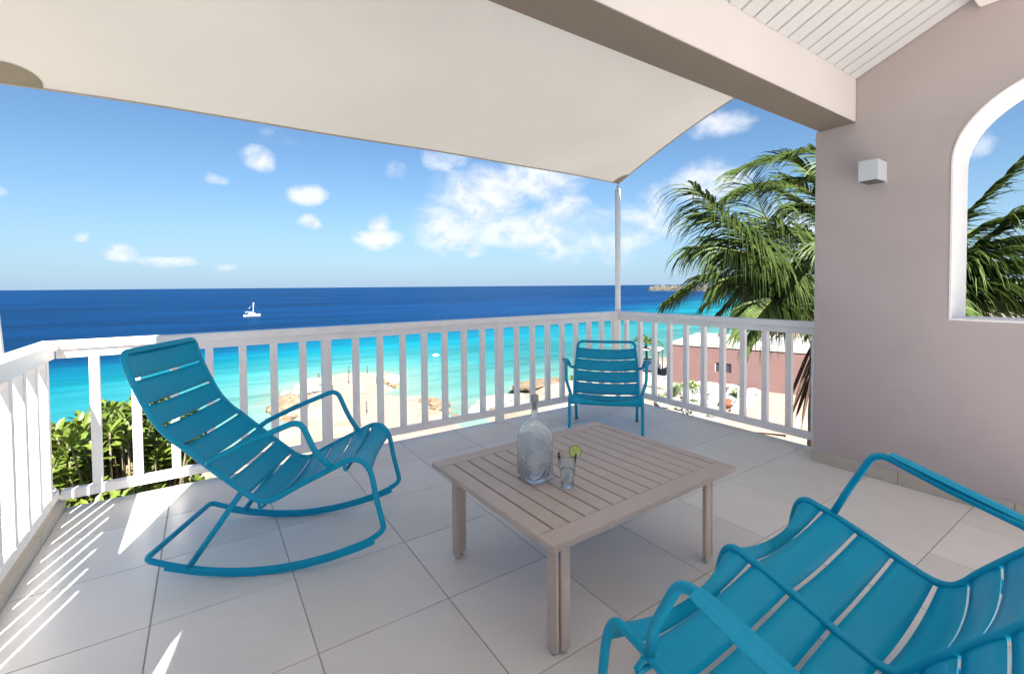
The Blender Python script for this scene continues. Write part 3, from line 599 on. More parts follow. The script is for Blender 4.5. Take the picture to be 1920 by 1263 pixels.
frB = [([cB, (9.59, 3.56, 2.61), (9.1, 4.24, 3.65), (8.66, 5.02, 3.56)], .85, .7),
       ([cB, (9.39, 3.33, 2.74), (8.92, 3.64, 3.57), (8.46, 3.95, 3.62)], .8, .75),
       ([cB, (9.35, 3.5, 2.3), (8.8, 3.9, 3.05), (8.2, 4.5, 3.1), (7.8, 4.9, 2.8)], .85, .8),
       ([cB, (9.5, 3.2, 2.2), (9.0, 3.3, 3.1), (8.4, 3.3, 3.3)], .8, .8),
       ([cB, (9.6, 4.0, 2.6), (9.5, 4.9, 3.3), (9.4, 5.6, 3.2)], .8, .8),
       ([cB, (10.01, 2.55, 1.79), (10.32, 1.98, 2.58), (10.42, 1.43, 3.25)], .8, .75),
       ([cB, (9.96, 2.46, 1.34), (10.12, 1.87, 1.96), (10.14, 1.38, 2.43), (10.25, 0.94, 2.53)], 1.15, 1.15),
       ([cB, (10.0, 2.6, 1.0), (10.2, 2.0, 1.5), (10.3, 1.4, 1.6), (10.5, .8, 1.3)], 1.1, 1.2),
       ([cB, (10.1, 2.4, .8), (10.4, 1.8, 1.0), (10.7, 1.1, .9)], 1.1, 1.3),
       ([cB, (10.3, 2.3, 1.3), (10.8, 1.6, 1.7), (11.4, .9, 1.6)], 1.2, 1.4),
       ([cB, (9.9, 2.4, 1.2), (9.9, 1.9, 1.7), (10.0, 1.3, 1.9)], 1.1, 1.5),
       ([cB, (10.4, 2.6, 1.5), (11.0, 1.9, 2.0), (11.4, 1.2, 2.1)], 1.1, 1.1),
       ([cB, (10.3, 2.6, 1.2), (10.8, 2.0, 1.6), (11.2, 1.3, 1.5)], .9, .9),
       ([cB, (10.1, 2.5, .9), (10.4, 1.9, 1.1), (10.6, 1.2, .9)], .9, .9)]
frB += [([cB, (9.5, 3.3, 1.9), (9.0, 3.6, 2.6), (8.4, 3.8, 2.7)], 1.0, 1.2), ([cB, (9.4, 3.5, 1.7), (8.8, 3.9, 2.3), (8.2, 4.2, 2.2)], 1.0, 1.3),
        ([cB, (9.7, 3.4, 2.2), (9.4, 3.8, 3.1), (9.0, 4.2, 3.3)], .95, 1.1), ([cB, (10.1, 2.6, 1.1), (10.4, 2.1, 1.35), (10.6, 1.5, 1.3)], 1.2, 1.5),
        ([cB, (9.8, 2.5, 1.0), (9.8, 1.9, 1.3), (9.8, 1.3, 1.3)], 1.2, 1.4), ([cB, (10.0, 2.5, 1.6), (10.2, 1.9, 2.2), (10.4, 1.2, 2.5)], 1.1, 1.3)]
frB += autofronds(cB, 9, 8, 2.8, lambda a, e: 2.8 < a < 4.2)
palm('coconut_palm', 'taller coconut palm whose fronds fill the arched opening and arch above the other palm', (10.0, 2.7, -12.2), cB, frB, .14)
cs = Vector((54.7, 45.4, gz(54.7, 45.4))); cC = (54.5, 45.4, cs.z+4.2)
palm('small_palm', 'small distant palm behind the right arm of the low armchair', tuple(cs), cC, autofronds(cC, 12, 4, 2.3, None, .6), .16)
# hanging dead fronds under the crown of the first palm
dl = MB(); r_ = random.Random(3)
for i in range(30):
    a = r_.uniform(0, 6.28); c = Vector(cA)+Vector((.12*math.cos(a), .12*math.sin(a), -.1-r_.random()*.5)); blade(dl, c, (math.cos(a)*.35, math.sin(a)*.35, -1), r_.uniform(.5, 1.2), .028, .1, 4, Vector((math.sin(a), 0.3, .2)))
pa = [o for o in COL.objects if o.name == 'coconut_palm'][0]
dm = dl.mesh('dead_frond_skirt', m_deadleaf)
for v in dm.vertices: v.co -= Vector((8.95, 3.75, -12.2))
ob('dead_frond_skirt', dm, pa)

# ------------------------------------------------------------------ bush by the terrace
def bush():
    r = random.Random(21); t = thing('leafy_bush', 'bright green large-leaved bush behind the left end of the sea-side railing', 'bush', (-.6, 5.1, gz(-.6, 5.1)))
    base = Vector((-.6, 5.1, gz(-.6, 5.1)))
    L = []; stems = MB(); tips = []
    for _ in range(620):
        x = r.uniform(-1.75, -.02); y = r.uniform(4.28, 6.4)
        top = 0.27-0.28*abs(x+.62)**1.6*1.3-0.22*max(0, x+.1)-.10*max(0, y-5.2)+.14*noise.noise((x*2.3, y*2.3, 1))
        z = top-abs(r.gauss(0, .28)) if r.random() < .6 else r.uniform(-1.25, top)
        if y < 4.5: z = min(z, -.25)
        tips.append(Vector((x, y, z)))
    # two taller shoots
    tips += [Vector((-.55, 4.75, .30)), Vector((-.66, 4.85, .24)), Vector((-.78, 4.7, .16)), Vector((-.50, 4.95, .33)), Vector((-.93, 4.6, .06)), Vector((-.40, 4.9, .2))]
    for c in tips:
        q = Vector((-.6+(c.x+.6)*.55, 5.2+(c.y-5.2)*.5, c.z-.9-r.random()*.5)); tube(stems, [q-base, (q.lerp(c, .55)+Vector((r.uniform(-.04, .04), r.uniform(-.04, .04), 0)))-base, c-base], [.014, .011, .006], 5)
        n = r.randint(9, 13)
        for i in range(n):
            a = 2.4*i+r.uniform(-.3, .3); e = .15+1.1*i/n+r.uniform(-.15, .15); d = Vector((math.cos(a)*math.cos(e), math.sin(a)*math.cos(e), math.sin(e))); L.append((c+d*.01-Vector((0, 0, .05*(1-i/n))), d, r.uniform(.085, .15), r.uniform(0, 6.28)))
    me_ = stems.mesh('stem', m_stem); ob('stem', me_, t)
    def leafv(Ln):
        v = []; K = 5
        for i in range(K+1):
            s = i/K; w = .17*Ln*(s**.7*(1-s)**.42*1.9)+.0015; z = -.18*Ln*s*s
            v += [(s*Ln, -w, z+.35*w), (s*Ln, 0, z), (s*Ln, w, z+.35*w)]
        f = []
        for i in range(K): f += [(3*i, 3*i+1, 3*i+4, 3*i+3), (3*i+1, 3*i+2, 3*i+5, 3*i+4)]
        return v, f
    v0, f0 = leafv(.12); lm = [mesh('leaf', leafv(q)[0], f0, m_leaf, True) for q in (.1, .12, .14)]
    L.sort(key=lambda q: (q[0]-Vector((0, 0, CAMZ))).length - (0.4 if q[0].z > -.5 and -1.1 < q[0].x < .1 else 0))
    rest = MB()
    for i, (p, d, Ln, tw) in enumerate(L):
        M_ = d.to_track_quat('X', 'Z').to_matrix() @ Matrix.Rotation(r.uniform(-.5, .5), 3, 'X')
        if i < 300:
            o = ob('leaf', lm[i % 3], t, p-base, M_.to_euler())
        else: rest.add([(p-base)+(M_ @ (Vector(v)*(Ln/.12))) for v in v0], f0, True)
    o = ob('foliage', rest.mesh('foliage', m_leaf), t); o['kind'] = 'stuff'
bush()
# small weed at the floor edge under the right-hand railing
b = MB(); r_ = random.Random(2)
for i in range(5): rosette(b, (r_.uniform(-.06, .06), r_.uniform(-.08, .08), 0), 7, .075, .007, r_, (.1, 1.2), .4)
tag(ob('weed', b.mesh('weed', m_leaf), None, (4.2, 2.92, .0)), 'little green weed poking up at the floor edge under the right-hand railing', 'plant')

# ------------------------------------------------------------------ terrace floor
TS = 0.5312; TU, TV = -0.2075, 2.3128; JG = 0.0026
fl = ob('floor', boxmesh('floor', m_grout, -.80, 4.148, -3.2, 3.878, -.22, -.0035)); fl['kind'] = 'structure'; fl['label'] = 'terrace floor laid with large beige-grey porcelain tiles'
full = boxmesh('floor_tile', m_tile, JG, TS-JG, JG, TS-JG, -.0115, 0, .0012, 1)
U0, U1, V0, V1 = -.735, 4.15, -3.2, 3.88
i0 = math.floor((U0-TU)/TS); j0 = math.floor((V0-TV)/TS)
for i in range(i0, i0+13):
    for j in range(j0, j0+16):
        a0, b0 = TU+i*TS, TV+j*TS; xa, xb, ya, yb = max(a0+JG, U0), min(a0+TS-JG, U1), max(b0+JG, V0), min(b0+TS-JG, V1)
        if xb-xa < .03 or yb-ya < .03: continue
        if xb-xa > TS-.01 and yb-ya > TS-.01: ob('floor_tile', full, fl, (a0, b0, 0))
        else: ob('floor_tile', boxmesh('floor_tile', m_tile, 0, xb-xa, 0, yb-ya, -.0115, 0, .0012, 1), fl, (xa, ya, 0))
# ------------------------------------------------------------------ walls
def arch_z(v, c, a, zc, b_):
    q = 1-((v-c)/a)**2; return zc+b_*math.sqrt(max(0, q))
def ztop_r(v): return 2.981+.2372*(1.60-v) if v > .66 else 3.203
def arch_wall(name, label, u0, u1, v0, v1, oc, oa, sill, zc, rise, ztop, inner):
    t = thing(name, label, 'wall', ((u0+u1)/2, (v0+v1)/2, 0)); ox, oy = (u0+u1)/2, (v0+v1)/2
    vs = [v0, oc-oa]+[oc-oa*math.cos(math.pi*k/28) for k in range(1, 28)]+[oc+oa, 1.345 if v1 > 1.345 else v1, v1]
    for q in (.66,):
        vs.append(q)
    vs = sorted(set(round(x, 5) for x in vs)); b = MB()
    def sl(va, vb, za0, zb0, za1, zb1):
        v = [(u-ox, y-oy, z) for u in (u0, u1) for (y, z) in ((va, za0), (vb, zb0), (vb, zb1), (va, za1))]
        b.add(v, [(0, 1, 2, 3), (7, 6, 5, 4), (0, 4, 5, 1), (3, 2, 6, 7)])
    zt = lambda y: (ztop(y) if y <= 1.34501 else 2.479)
    for va, vb in zip(vs[:-1], vs[1:]):
        mid = (va+vb)/2
        top_a, top_b = (zt(va+1e-6), zt(vb-1e-6)) if mid < 1.345 else (2.479, 2.479)
        if oc-oa < mid < oc+oa:
            sl(va, vb, -.3, -.3, sill, sill); sl(va, vb, arch_z(va, oc, oa, zc, rise), arch_z(vb, oc, oa, zc, rise), top_a, top_b)
        else: sl(va, vb, -.3, -.3, top_a, top_b)
    for y in (v0, v1):
        zz = zt(y); b.add([(u0-ox, y-oy, -.3), (u1-ox, y-oy, -.3), (u1-ox, y-oy, zz), (u0-ox, y-oy, zz)], [(0, 1, 2, 3)])
    # step below the beam end
    b.add([(u0-ox, 1.345-oy, 2.479), (u1-ox, 1.345-oy, 2.479), (u1-ox, 1.345-oy, ztop(1.345)), (u0-ox, 1.345-oy, ztop(1.345))], [(0, 1, 2, 3)])
    # jambs of the raw opening
    for y in (oc-oa, oc+oa): b.add([(u0-ox, y-oy, sill), (u1-ox, y-oy, sill), (u1-ox, y-oy, zc), (u0-ox, y-oy, zc)], [(0, 1, 2, 3)])
    ob('wall_face', b.mesh('wall_face', m_mauve), t)
    # white lining of the arch
    path = [(oc+oa, sill)]+[(oc+oa*math.cos(math.pi*k/36), zc+rise*math.sin(math.pi*k/36)) for k in range(0, 37)]+[(oc-oa, sill)]
    th = .010; inn = []
    for (y, z) in path:
        d = Vector((y-oc, (z-zc) if z > zc else 0)); d = d.normalized() if d.length > 0 else Vector((1, 0)); inn.append((y-d.x*th, z-d.y*th))
    b = MB(); n = len(path); e = .004
    for i in range(n-1):
        A, B_, C_, D_ = path[i], path[i+1], inn[i+1], inn[i]
        v = [(u-ox, y-oy, z) for u in (u0-e, u1+e) for (y, z) in (A, B_, C_, D_)]
        b.add(v, [(3, 2, 1, 0), (4, 5, 6, 7), (2, 3, 7, 6), (0, 1, 5, 4)], False)
    b.box(u0-e-ox, u1+e-ox, oc-oa+th+.001-oy, oc+oa-th-.001-oy, sill, sill+.012)
    ob('arch_lining', b.mesh('arch_lining', m_white), t)
    sx0, sx1 = (u0-.011, u0) if inner < 0 else (u1, u1+.011)
    y = v1+.011
    while y > v0:
        ya = max(v0, y-TS+.003); ob('skirting_tile', boxmesh('skirting_tile', m_skirt, sx0-ox, sx1-ox, ya-oy, y-oy, .0005, .085, .002, 1), t); y -= TS
    return t
arch_wall('arched_wall', 'mauve rendered wall on the right with a white-lined arched opening', 3.83, 4.15, -2.9, 1.6, .295, .55, 1.115, 2.08, .46, ztop_r, -1)
arch_wall('arched_wall', 'mauve rendered wall behind the camera on the left with an arched opening', -.887, -.567, -2.9, 1.6, .355, .55, 1.115, 2.08, .46, ztop_r, 1)
rp = ob('bounce_paving', boxmesh('bounce_paving', m_bounce_paving, -.84, 4.10, -9.0, -3.205, -.25, -.02)); rp['kind'] = 'structure'; rp['label'] = 'unseen pale paving added behind the terrace to bounce sunlight inside'  # unseen, added behind the camera as a sunlit reflector for the interior
# beam
bt = thing('lintel_beam', 'thick pale pink beam running from the right-hand wall over the terrace', 'beam', (1.63, 1.457, 2.479))
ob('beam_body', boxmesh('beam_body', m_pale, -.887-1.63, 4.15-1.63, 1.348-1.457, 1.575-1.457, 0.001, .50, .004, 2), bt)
ob('shaded_soffit', boxmesh('shaded_soffit', m_soffit_shade, -.887-1.63, 4.15-1.63, 1.3485-1.457, 1.5745-1.457, -.0035, .0005), bt)  # thin sheet under the beam with shade put into its colour
# ceiling boards, running up the slope
ce = ob('ceiling', None, None, (0, 0, 0)); ce['kind'] = 'structure'; ce['label'] = 'sloping ceiling of white painted boards'
slope = math.atan(.43); PW = .1225; Lc = (1.3475-.665)/math.cos(slope)
pmesh_ = boxmesh('ceiling_board', m_ceil, .0045, PW-.0045, 0, Lc, 0, .016, .004, 2)
u = 3.83-PW
while u > -.60:
    uu = max(u, -.566)
    if uu == u: ob('ceiling_board', pmesh_, ce, (u, 1.3475, 2.7755), (slope, 0, 0), (1, -1, 1))
    u -= PW
for o in list(ce.children): o.rotation_euler = (-slope, 0, 0)
ob('backing', boxmesh('backing', m_dark, -.566, 3.829, 0, Lc, .017, .03), ce, (0, 1.3475, 2.7755), (-slope, 0, 0), (1, -1, 1))
ob('flat_ceiling', boxmesh('flat_ceiling', m_ceil, -.566, 3.829, -3.04, .619, 3.068, 3.09), ce)
tag(ob('ridge_beam', boxmesh('ridge_beam', m_white, -.566, 3.829, .62, .735, 2.962, 3.13, .008)), 'white ridge beam at the top of the sloping boarded ceiling', 'beam')
rf = thing('roof', 'flat and sloping roof slab covering the inner part of the terrace', 'roof', (1.6, -.5, 3.1))
b = MB(); X0, X1 = -.93, 4.2
def slab(y0, z0, y1, z1, t_):
    v = [(x-1.6, y+.5, z-3.1) for x in (X0, X1) for (y, z) in ((y0, z0), (y1, z1), (y1, z1+t_), (y0, z0+t_))]
    b.add(v, [(0, 1, 2, 3), (7, 6, 5, 4), (0, 4, 5, 1), (1, 5, 6, 2), (2, 6, 7, 3), (3, 7, 4, 0)])
slab(1.60, 2.982, .66, 3.205, .10); slab(.655, 3.205, -3.05, 3.205, .10)
ob('roof_slab', b.mesh('roof_slab', m_roofw), rf)
# house body carrying the terrace
hb = thing('house_base', 'mauve lower storeys of the house carrying the terrace', 'building', (1.6, 0, -12.5))
ob('wall', boxmesh('wall', m_mauve, -.84-1.6, 4.10-1.6, -9, 3.80, -1.2, 12.24), hb)

# wall lamp
lt = thing('wall_lamp', 'small square white wall lamp on the mauve wall', 'lamp', (3.83, 1.215, 2.02))
b = MB(); b.box(-.175, -.012, -.054, .054, .008, .14); ob('shade', b.mesh('shade', m_lamp, .003), lt)
ob('back_plate', boxmesh('back_plate', m_lamp, -.0118, 0, -.05, .05, .0, .13, .001), lt)
ob('lens', boxmesh('lens', m_glassy if False else m_dark, -.165, -.02, -.046, .046, .001, .0075), lt)

# ------------------------------------------------------------------ railings
BW = .0237
bal = boxmesh('baluster', m_white, -BW, BW, -BW, BW, .1305, .9365, .003, 1)
def railing(label, p0, p1, ks, posts, capoff=(0, 0), inset=(0, 0), zb=.075):
    p0 = Vector((*p0, 0)); p1 = Vector((*p1, 0)); d = (p1-p0); L = d.length; a = math.atan2(d.y, d.x)
    t = thing('railing', label, 'railing', tuple(p0), a)
    h = ob('handrail', boxmesh('handrail', m_white, capoff[0], L+capoff[1], -.0475, .0475, .988, 1.040, .006, 2), t)
    ob('rail_underside', boxmesh('rail_underside', m_white, inset[0], L+inset[1], -.027, .027, .936, .9875, .003, 1), h)
    ob('bottom_rail', boxmesh('bottom_rail', m_white, inset[0], L+inset[1], -.026, .026, zb, zb+.056, .003, 1), t)
    for k in ks: ob('baluster', bal, t, (k, 0, 0))
    for k in posts: ob('post', boxmesh('post', m_white, -.034, .034, -.0345, .0345, .0005, .9355, .003, 1), t, (k, 0, 0))
    return t
A0, A1 = -.775, 4.10
ksA = [k for k in [(-.576)+.2*i for i in range(24)] if all(abs(k-q) > .06 for q in (.795, 2.415)) and k < 4.03]
railing('long white balustrade along the sea side of the terrace', (A0, 3.83), (A1, 3.83), [k-A0 for k in ksA], [.795-A0, 2.415-A0], (-.0475, .0475-.095), (.03, -.03))
ksB = [3.70-.2*i for i in range(11)]
railing('white balustrade on the right ending at the mauve wall', (4.10, 3.83), (4.10, 1.6), [3.83-k for k in ksB if k > 1.62], [], (-.0475, -.001), (.03, -.001))
ksC = [3.66-.2*i for i in range(11)]
railing('white balustrade on the left edge lit by the sun', (-.775, 3.83), (-.775, 1.6), [3.83-k for k in ksC if k > 1.63], [], (.048, -.001), (.03, -.001), .094)
kb = thing('kerb', 'low tiled kerb along the foot of the left balustrade', 'kerb', (-.8, 2.7, 0))
y = 3.878
while y > 1.62:
    ya = max(1.6, y-TS+.003); ob('skirting_tile', boxmesh('skirting_tile', m_skirt, -.087, .0645, ya-2.7, y-2.7, -.003, .062, .003, 1), kb); y -= TS
# poles
def pole(x, y, h, label, r=.032):
    t = thing('sail_pole', label, 'pole', (x, y, -.02)); b = MB(); tube(b, [(0, 0, 0), (0, 0, h)], r, 24); ob('shaft', b.mesh('shaft', m_white), t)
    b = MB(); tube(b, [(0, 0, h), (0, 0, h+.035)], r*.5, 12); tube(b, fillet([(-.0, 0, h+.02), (-.03, -.02, h+.04), (0, -.04, h+.05)], .01), .006, 8); ob('hook', b.mesh('hook', m_steel), t)
    return t
pole(4.155, 3.885, 2.52, 'white steel pole at the far corner holding up the sail')
pole(-.965, 3.93, 2.60, 'white steel pole at the left edge of the picture outside the railing').rotation_euler = (0, R(-3.2), 0)

# ------------------------------------------------------------------ shade sail
def sail():
    t = thing('shade_sail', 'large cream shade sail stretched over the terrace', 'shade sail', (1.6, 2.6, 2.7)); o = Vector((1.6, 2.6, 2.7))
    FL, FR, BR, BL = Vector((-.985, 3.90, 2.555)), Vector((4.14, 3.86, 2.562)), Vector((3.86, 1.30, 3.20)), Vector((-1.15, 1.30, 3.20))
    def edge(A, B, sag):
        return lambda s: A.lerp(B, s)+Vector(sag)*4*s*(1-s)
    F = edge(FL, FR, (0, -.10, -.005)); Bk = edge(BL, BR, (0, .03, 0)); Lf = edge(FL, BL, (.27, 0, 0)); Rt = edge(FR, BR, (-.10, 0, .01))
    def P(s, q): # s across, q from front to back
        c = F(s)*(1-q)+Bk(s)*q+Lf(q)*(1-s)+Rt(q)*s-(FL*(1-s)*(1-q)+FR*s*(1-q)+BL*(1-s)*q+BR*s*q)
        return c+Vector((0, 0, -.05*16*s*(1-s)*q*(1-q)+.012*noise.noise((s*4, q*3, 0))))
    n, m = 48, 28; v = [P(i/n, j/m)-o for i in range(n+1) for j in range(m+1)]
    f = [(i*(m+1)+j, i*(m+1)+j+1, (i+1)*(m+1)+j+1, (i+1)*(m+1)+j) for i in range(n) for j in range(m)]
    ob('sail_cloth', mesh('sail_cloth', v, f, m_sail, True), t)
    b = MB(); per = [P(i/n, 0) for i in range(n)]+[P(1, j/m) for j in range(m)]+[P(1-i/n, 1) for i in range(n)]+[P(0, 1-j/m) for j in range(m)]
    tube(b, [p-o for p in per], .009, 8, closed=True); ob('hem', b.mesh('hem', m_hem), t)
    for (cs_, cq, ds, dq) in ((0, 0, .041, .085), (1, 0, .022, .085), (1, 1, .03, .12), (0, 1, .03, .12)):
        v = []; K = 10; f = []
        sg = 1 if cs_ == 0 else -1; qg = 1 if cq == 0 else -1
        for a in range(K+1):
            for c in range(K+1):
                th = a/K*math.pi/2; rr_ = c/K; s = cs_+sg*ds*rr_*math.cos(th); q = cq+qg*dq*rr_*math.sin(th); v.append(P(s, q)-o-Vector((0, 0, .004)))
        f = [(a*(K+1)+c, a*(K+1)+c+1, (a+1)*(K+1)+c+1, (a+1)*(K+1)+c) for a in range(K) for c in range(K)]
        ob('corner_patch', mesh('corner_patch', v, f, m_patch, True), t)
    b = MB(); tube(b, [FR-o, Vector((4.155, 3.885, 2.535))-o], .005, 6); tube(b, [FL-o, Vector((-1.110, 3.93, 2.60))-o], .005, 6); ob('rope', b.mesh('rope', m_steel), t)
sail()

# ------------------------------------------------------------------ teal garden chairs
TR = .0135
LOW = [(.985, 0, .004), (.953, 0, .24), (.940, 0, .335), (.922, 0, .395), (.892, 0, .420), (.85, 0, .412), (.79, 0, .395), (.70, 0, .362), (.604, 0, .324), (.518, 0, .291), (.470, 0, .280), (.432, 0, .287), (.40, 0, .314), (.355, 0, .375), (.274, 0, .473), (.209, 0, .550)]
def slat_mesh(prof, s0, s1, w0, w1, sag, nw=12, ns=4, th=.0035):
    """prof: function s -> (point xz, normal xz); width half w at s0 / s1"""
    top = []; bot = []
    for i in range(ns+1):
        s = s0+(s1-s0)*i/ns; p, n = prof(s); w = w0+(w1-w0)*i/ns
        for k in range(nw+1):
            y = -1+2*k/nw; g = sag*(1-y*y); lip = -.004 if i in (0, ns) else 0
            q = Vector((p[0], y*w, p[1]))-Vector((n[0], 0, n[1]))*(g-lip); top.append(q); bot.append(q-Vector((n[0], 0, n[1]))*th)
    N_ = len(top); v = top+bot; f = []
    for i in range(ns):
        for k in range(nw):
            a = i*(nw+1)+k; b_ = a+1; c = a+nw+2; d = a+nw+1; f += [(a, b_, c, d), (N_+d, N_+c, N_+b_, N_+a)]
    for k in range(nw):
        f.append((k+1, k, N_+k, N_+k+1)); a = ns*(nw+1)+k; f.append((a, a+1, N_+a+1, N_+a))
    return mesh('slat', v, f, m_teal, True)
def profile(pts2):
    P = smoothline([(x, 0, z) for x, z in pts2], 8); acc = [0]
    for a, c in zip(P[:-1], P[1:]): acc.append(acc[-1]+(c-a).length)
    def f(s):
        s = max(0, min(acc[-1], s)); i = 0
        while i < len(acc)-2 and acc[i+1] < s: i += 1
        q = (s-acc[i])/max(1e-6, acc[i+1]-acc[i]); p = P[i].lerp(P[i+1], q)
        a = P[max(0, i-1)]; c = P[min(len(P)-1, i+2)]; T = (c-a).normalized(); n = (T.z, -T.x)
        return (p.x, p.z), n
    return f, acc[-1]
def arm_pts(y, sg, back, top, bend, foot):
    """tube loop from the back tube forward, over and down to the seat tube"""
    o_ = sg*.052
    return smoothfil([(back[0], y, back[1]), (back[0]+.05, y+o_*.9, back[1]+.02), (top[0]-.12, y+o_, top[1]-.045), (bend[0], y+o_, bend[1]), (bend[0]+.075, y+o_, foot[1]+.10), (foot[0], y, foot[1])], [0, .05, .2, .055, .06, 0])
def smoothfil(p, r): return fillet(p, r, 7)
def low_chair(name, label, ys, loc, rz, top=(.03, .775), arm_s=None):
    """ys: list of tube y positions (2 for a chair, 3 for the duo bench)"""
    t = thing(name, label, 'armchair' if len(ys) == 2 else 'garden sofa', loc, rz)
    mid2 = [(x, z) for x, _, z in LOW]
    yo0, yo1 = ys[0], ys[-1]; inn = .018
    tb = MB(); bx, bz = .209, .550; tx, tz = top
    # outer frame: left leg - seat - back - head bar - right back - seat - leg as one bent tube
    def side(y): return [Vector((x, y, z)) for x, _, z in LOW]
    def sgn(y): return 1 if y > (yo0+yo1)/2 else -1
    taper = .016
    cl = side(yo0); cr = side(yo1)
    cor0 = Vector((tx, yo0+taper, tz)); cor1 = Vector((tx, yo1-taper, tz)); bow = Vector((-.012, 0, -.006))
    head = fillet([cl[-1], cor0, (cor0+cor1)/2+bow*1.0, cor1, cr[-1]], [0, .055, .6, .055, 0], 8)
    tube(tb, smoothline(cl, 5)[:-1]+head+smoothline(cr[::-1], 5)[1:], TR, 12)
    ob('frame', tb.mesh('frame', m_teal), t)
    for y in ys[1:-1]:
        mb_ = MB(); tube(mb_, smoothline(side(y)+[Vector((tx, y, tz))], 5), TR, 12); ob('middle_frame', mb_.mesh('middle_frame', m_teal), t)
    # rear legs
    for y in ys:
        rl = MB(); tube(rl, fillet([(.335, y, .392), (.20, y, .16), (.135, y, .004)], .1), TR, 12); ob('rear_leg', rl.mesh('rear_leg', m_teal), t)
        ft = MB(); tube(ft, [(.135, y, 0), (.138, y, .012)], TR*1.25, 12); tube(ft, [(.987, y, 0), (.985, y, .012)], TR*1.25, 12); ob('foot_cap', ft.mesh('foot_cap', m_dark), t)
    # cross bars under the seat
    cb = MB()
    for (x, z) in ((.80, .375), (.45, .255)): tube(cb, smoothline([(x, yo0, z+.02), (x, yo0+.05, z-.02), (x, yo1-.05, z-.02), (x, yo1, z+.02)], 4), .008, 8)
    ob('crossbar', cb.mesh('crossbar', m_teal), t)
    # slats
    pf, total = profile(mid2[2:]+[(bx+(tx-bx)*k/6, bz+(tz-bz)*k/6) for k in range(1, 6)])
    gap = .0115; marks = [.012]
    def arc_at(x):
        best = min(range(2001), key=lambda k: abs(pf(total*k/2000)[0][0]-x) + (10 if k < 100 else 0)); return total*best/2000
    marks += [arc_at(x) for x in (.825, .705, .590, .470, .392, .315)]; s = marks[-1]+.128
    while s < total-.02: marks.append(s); s += .128
    cuts = [(a+gap/2, c-gap/2) for a, c in zip(marks[:-1], marks[1:])]
    for ya, yb in zip(ys[:-1], ys[1:]):
        w = (yb-ya)/2-.004; yc = (ya+yb)/2
        for i, (a, c) in enumerate(cuts):
            nb_ = max(0, i-4)
            m1 = slat_mesh(pf, a, c, w-(.012*nb_/4 if len(ys) == 2 else 0), w-(.012*(nb_+1)/4 if len(ys) == 2 and i > 3 else 0), .030 if i > 0 else .050, nw=16); ob('slat', m1, t, (0, yc, 0))
    # armrests
    for y, sg in ((yo0, -1), (yo1, 1)):
        ab = MB(); pts = smoothfil([(.222, y, .535), (.262, y+sg*.045, .552), (.45, y+sg*.052, .606), (.665, y+sg*.052, .684), (.745, y+sg*.045, .52), (.79, y+sg*.002, .404)], [0, .05, .4, .06, .25, 0]); tube(ab, pts, TR, 12)
        a = ob('armrest', ab.mesh('armrest', m_teal), t)
        pb = MB(); q0 = Vector((.250, 0, .567)); q1 = Vector((.620, 0, .686)); K = 10; v = []
        for k in range(K+1):
            s_ = k/K; c = q0.lerp(q1, s_); hw = .031*(1-.2*(2*abs(s_-.5))**6)
            for yy, dz in ((-hw, -.002), (0, .003), (hw, -.002)):
                v.append((c.x, y+sg*.067+yy, c.z+dz))
        n3 = len(v); v += [(x, yy, z-.004) for x, yy, z in v]; f = []
        for k in range(K):
            for j in range(2): q = k*3+j; f += [(q, q+3, q+4, q+1), (n3+q, n3+q+1, n3+q+4, n3+q+3)]
            f += [(k*3, n3+k*3, n3+k*3+3, k*3+3), (k*3+2, k*3+5, n3+k*3+5, n3+k*3+2)]
        f += [(0, 1, n3+1, n3), (1, 2, n3+2, n3+1), (K*3, n3+K*3, n3+K*3+1, K*3+1), (K*3+1, n3+K*3+1, n3+K*3+2, K*3+2)]
        pb.add(v, f); ob('arm_pad', pb.mesh('arm_pad', m_teal), a)
    return t
low_chair('low_armchair', 'teal low garden armchair in the far corner facing the camera', [-.297, .297], (3.421, 3.361, 0), R(-135.97))
low_chair('garden_sofa', 'teal two-seat slatted garden sofa in the right foreground, seen from behind', [-.6025, 0, .6025], (1.567, 0, 0), R(92.35))

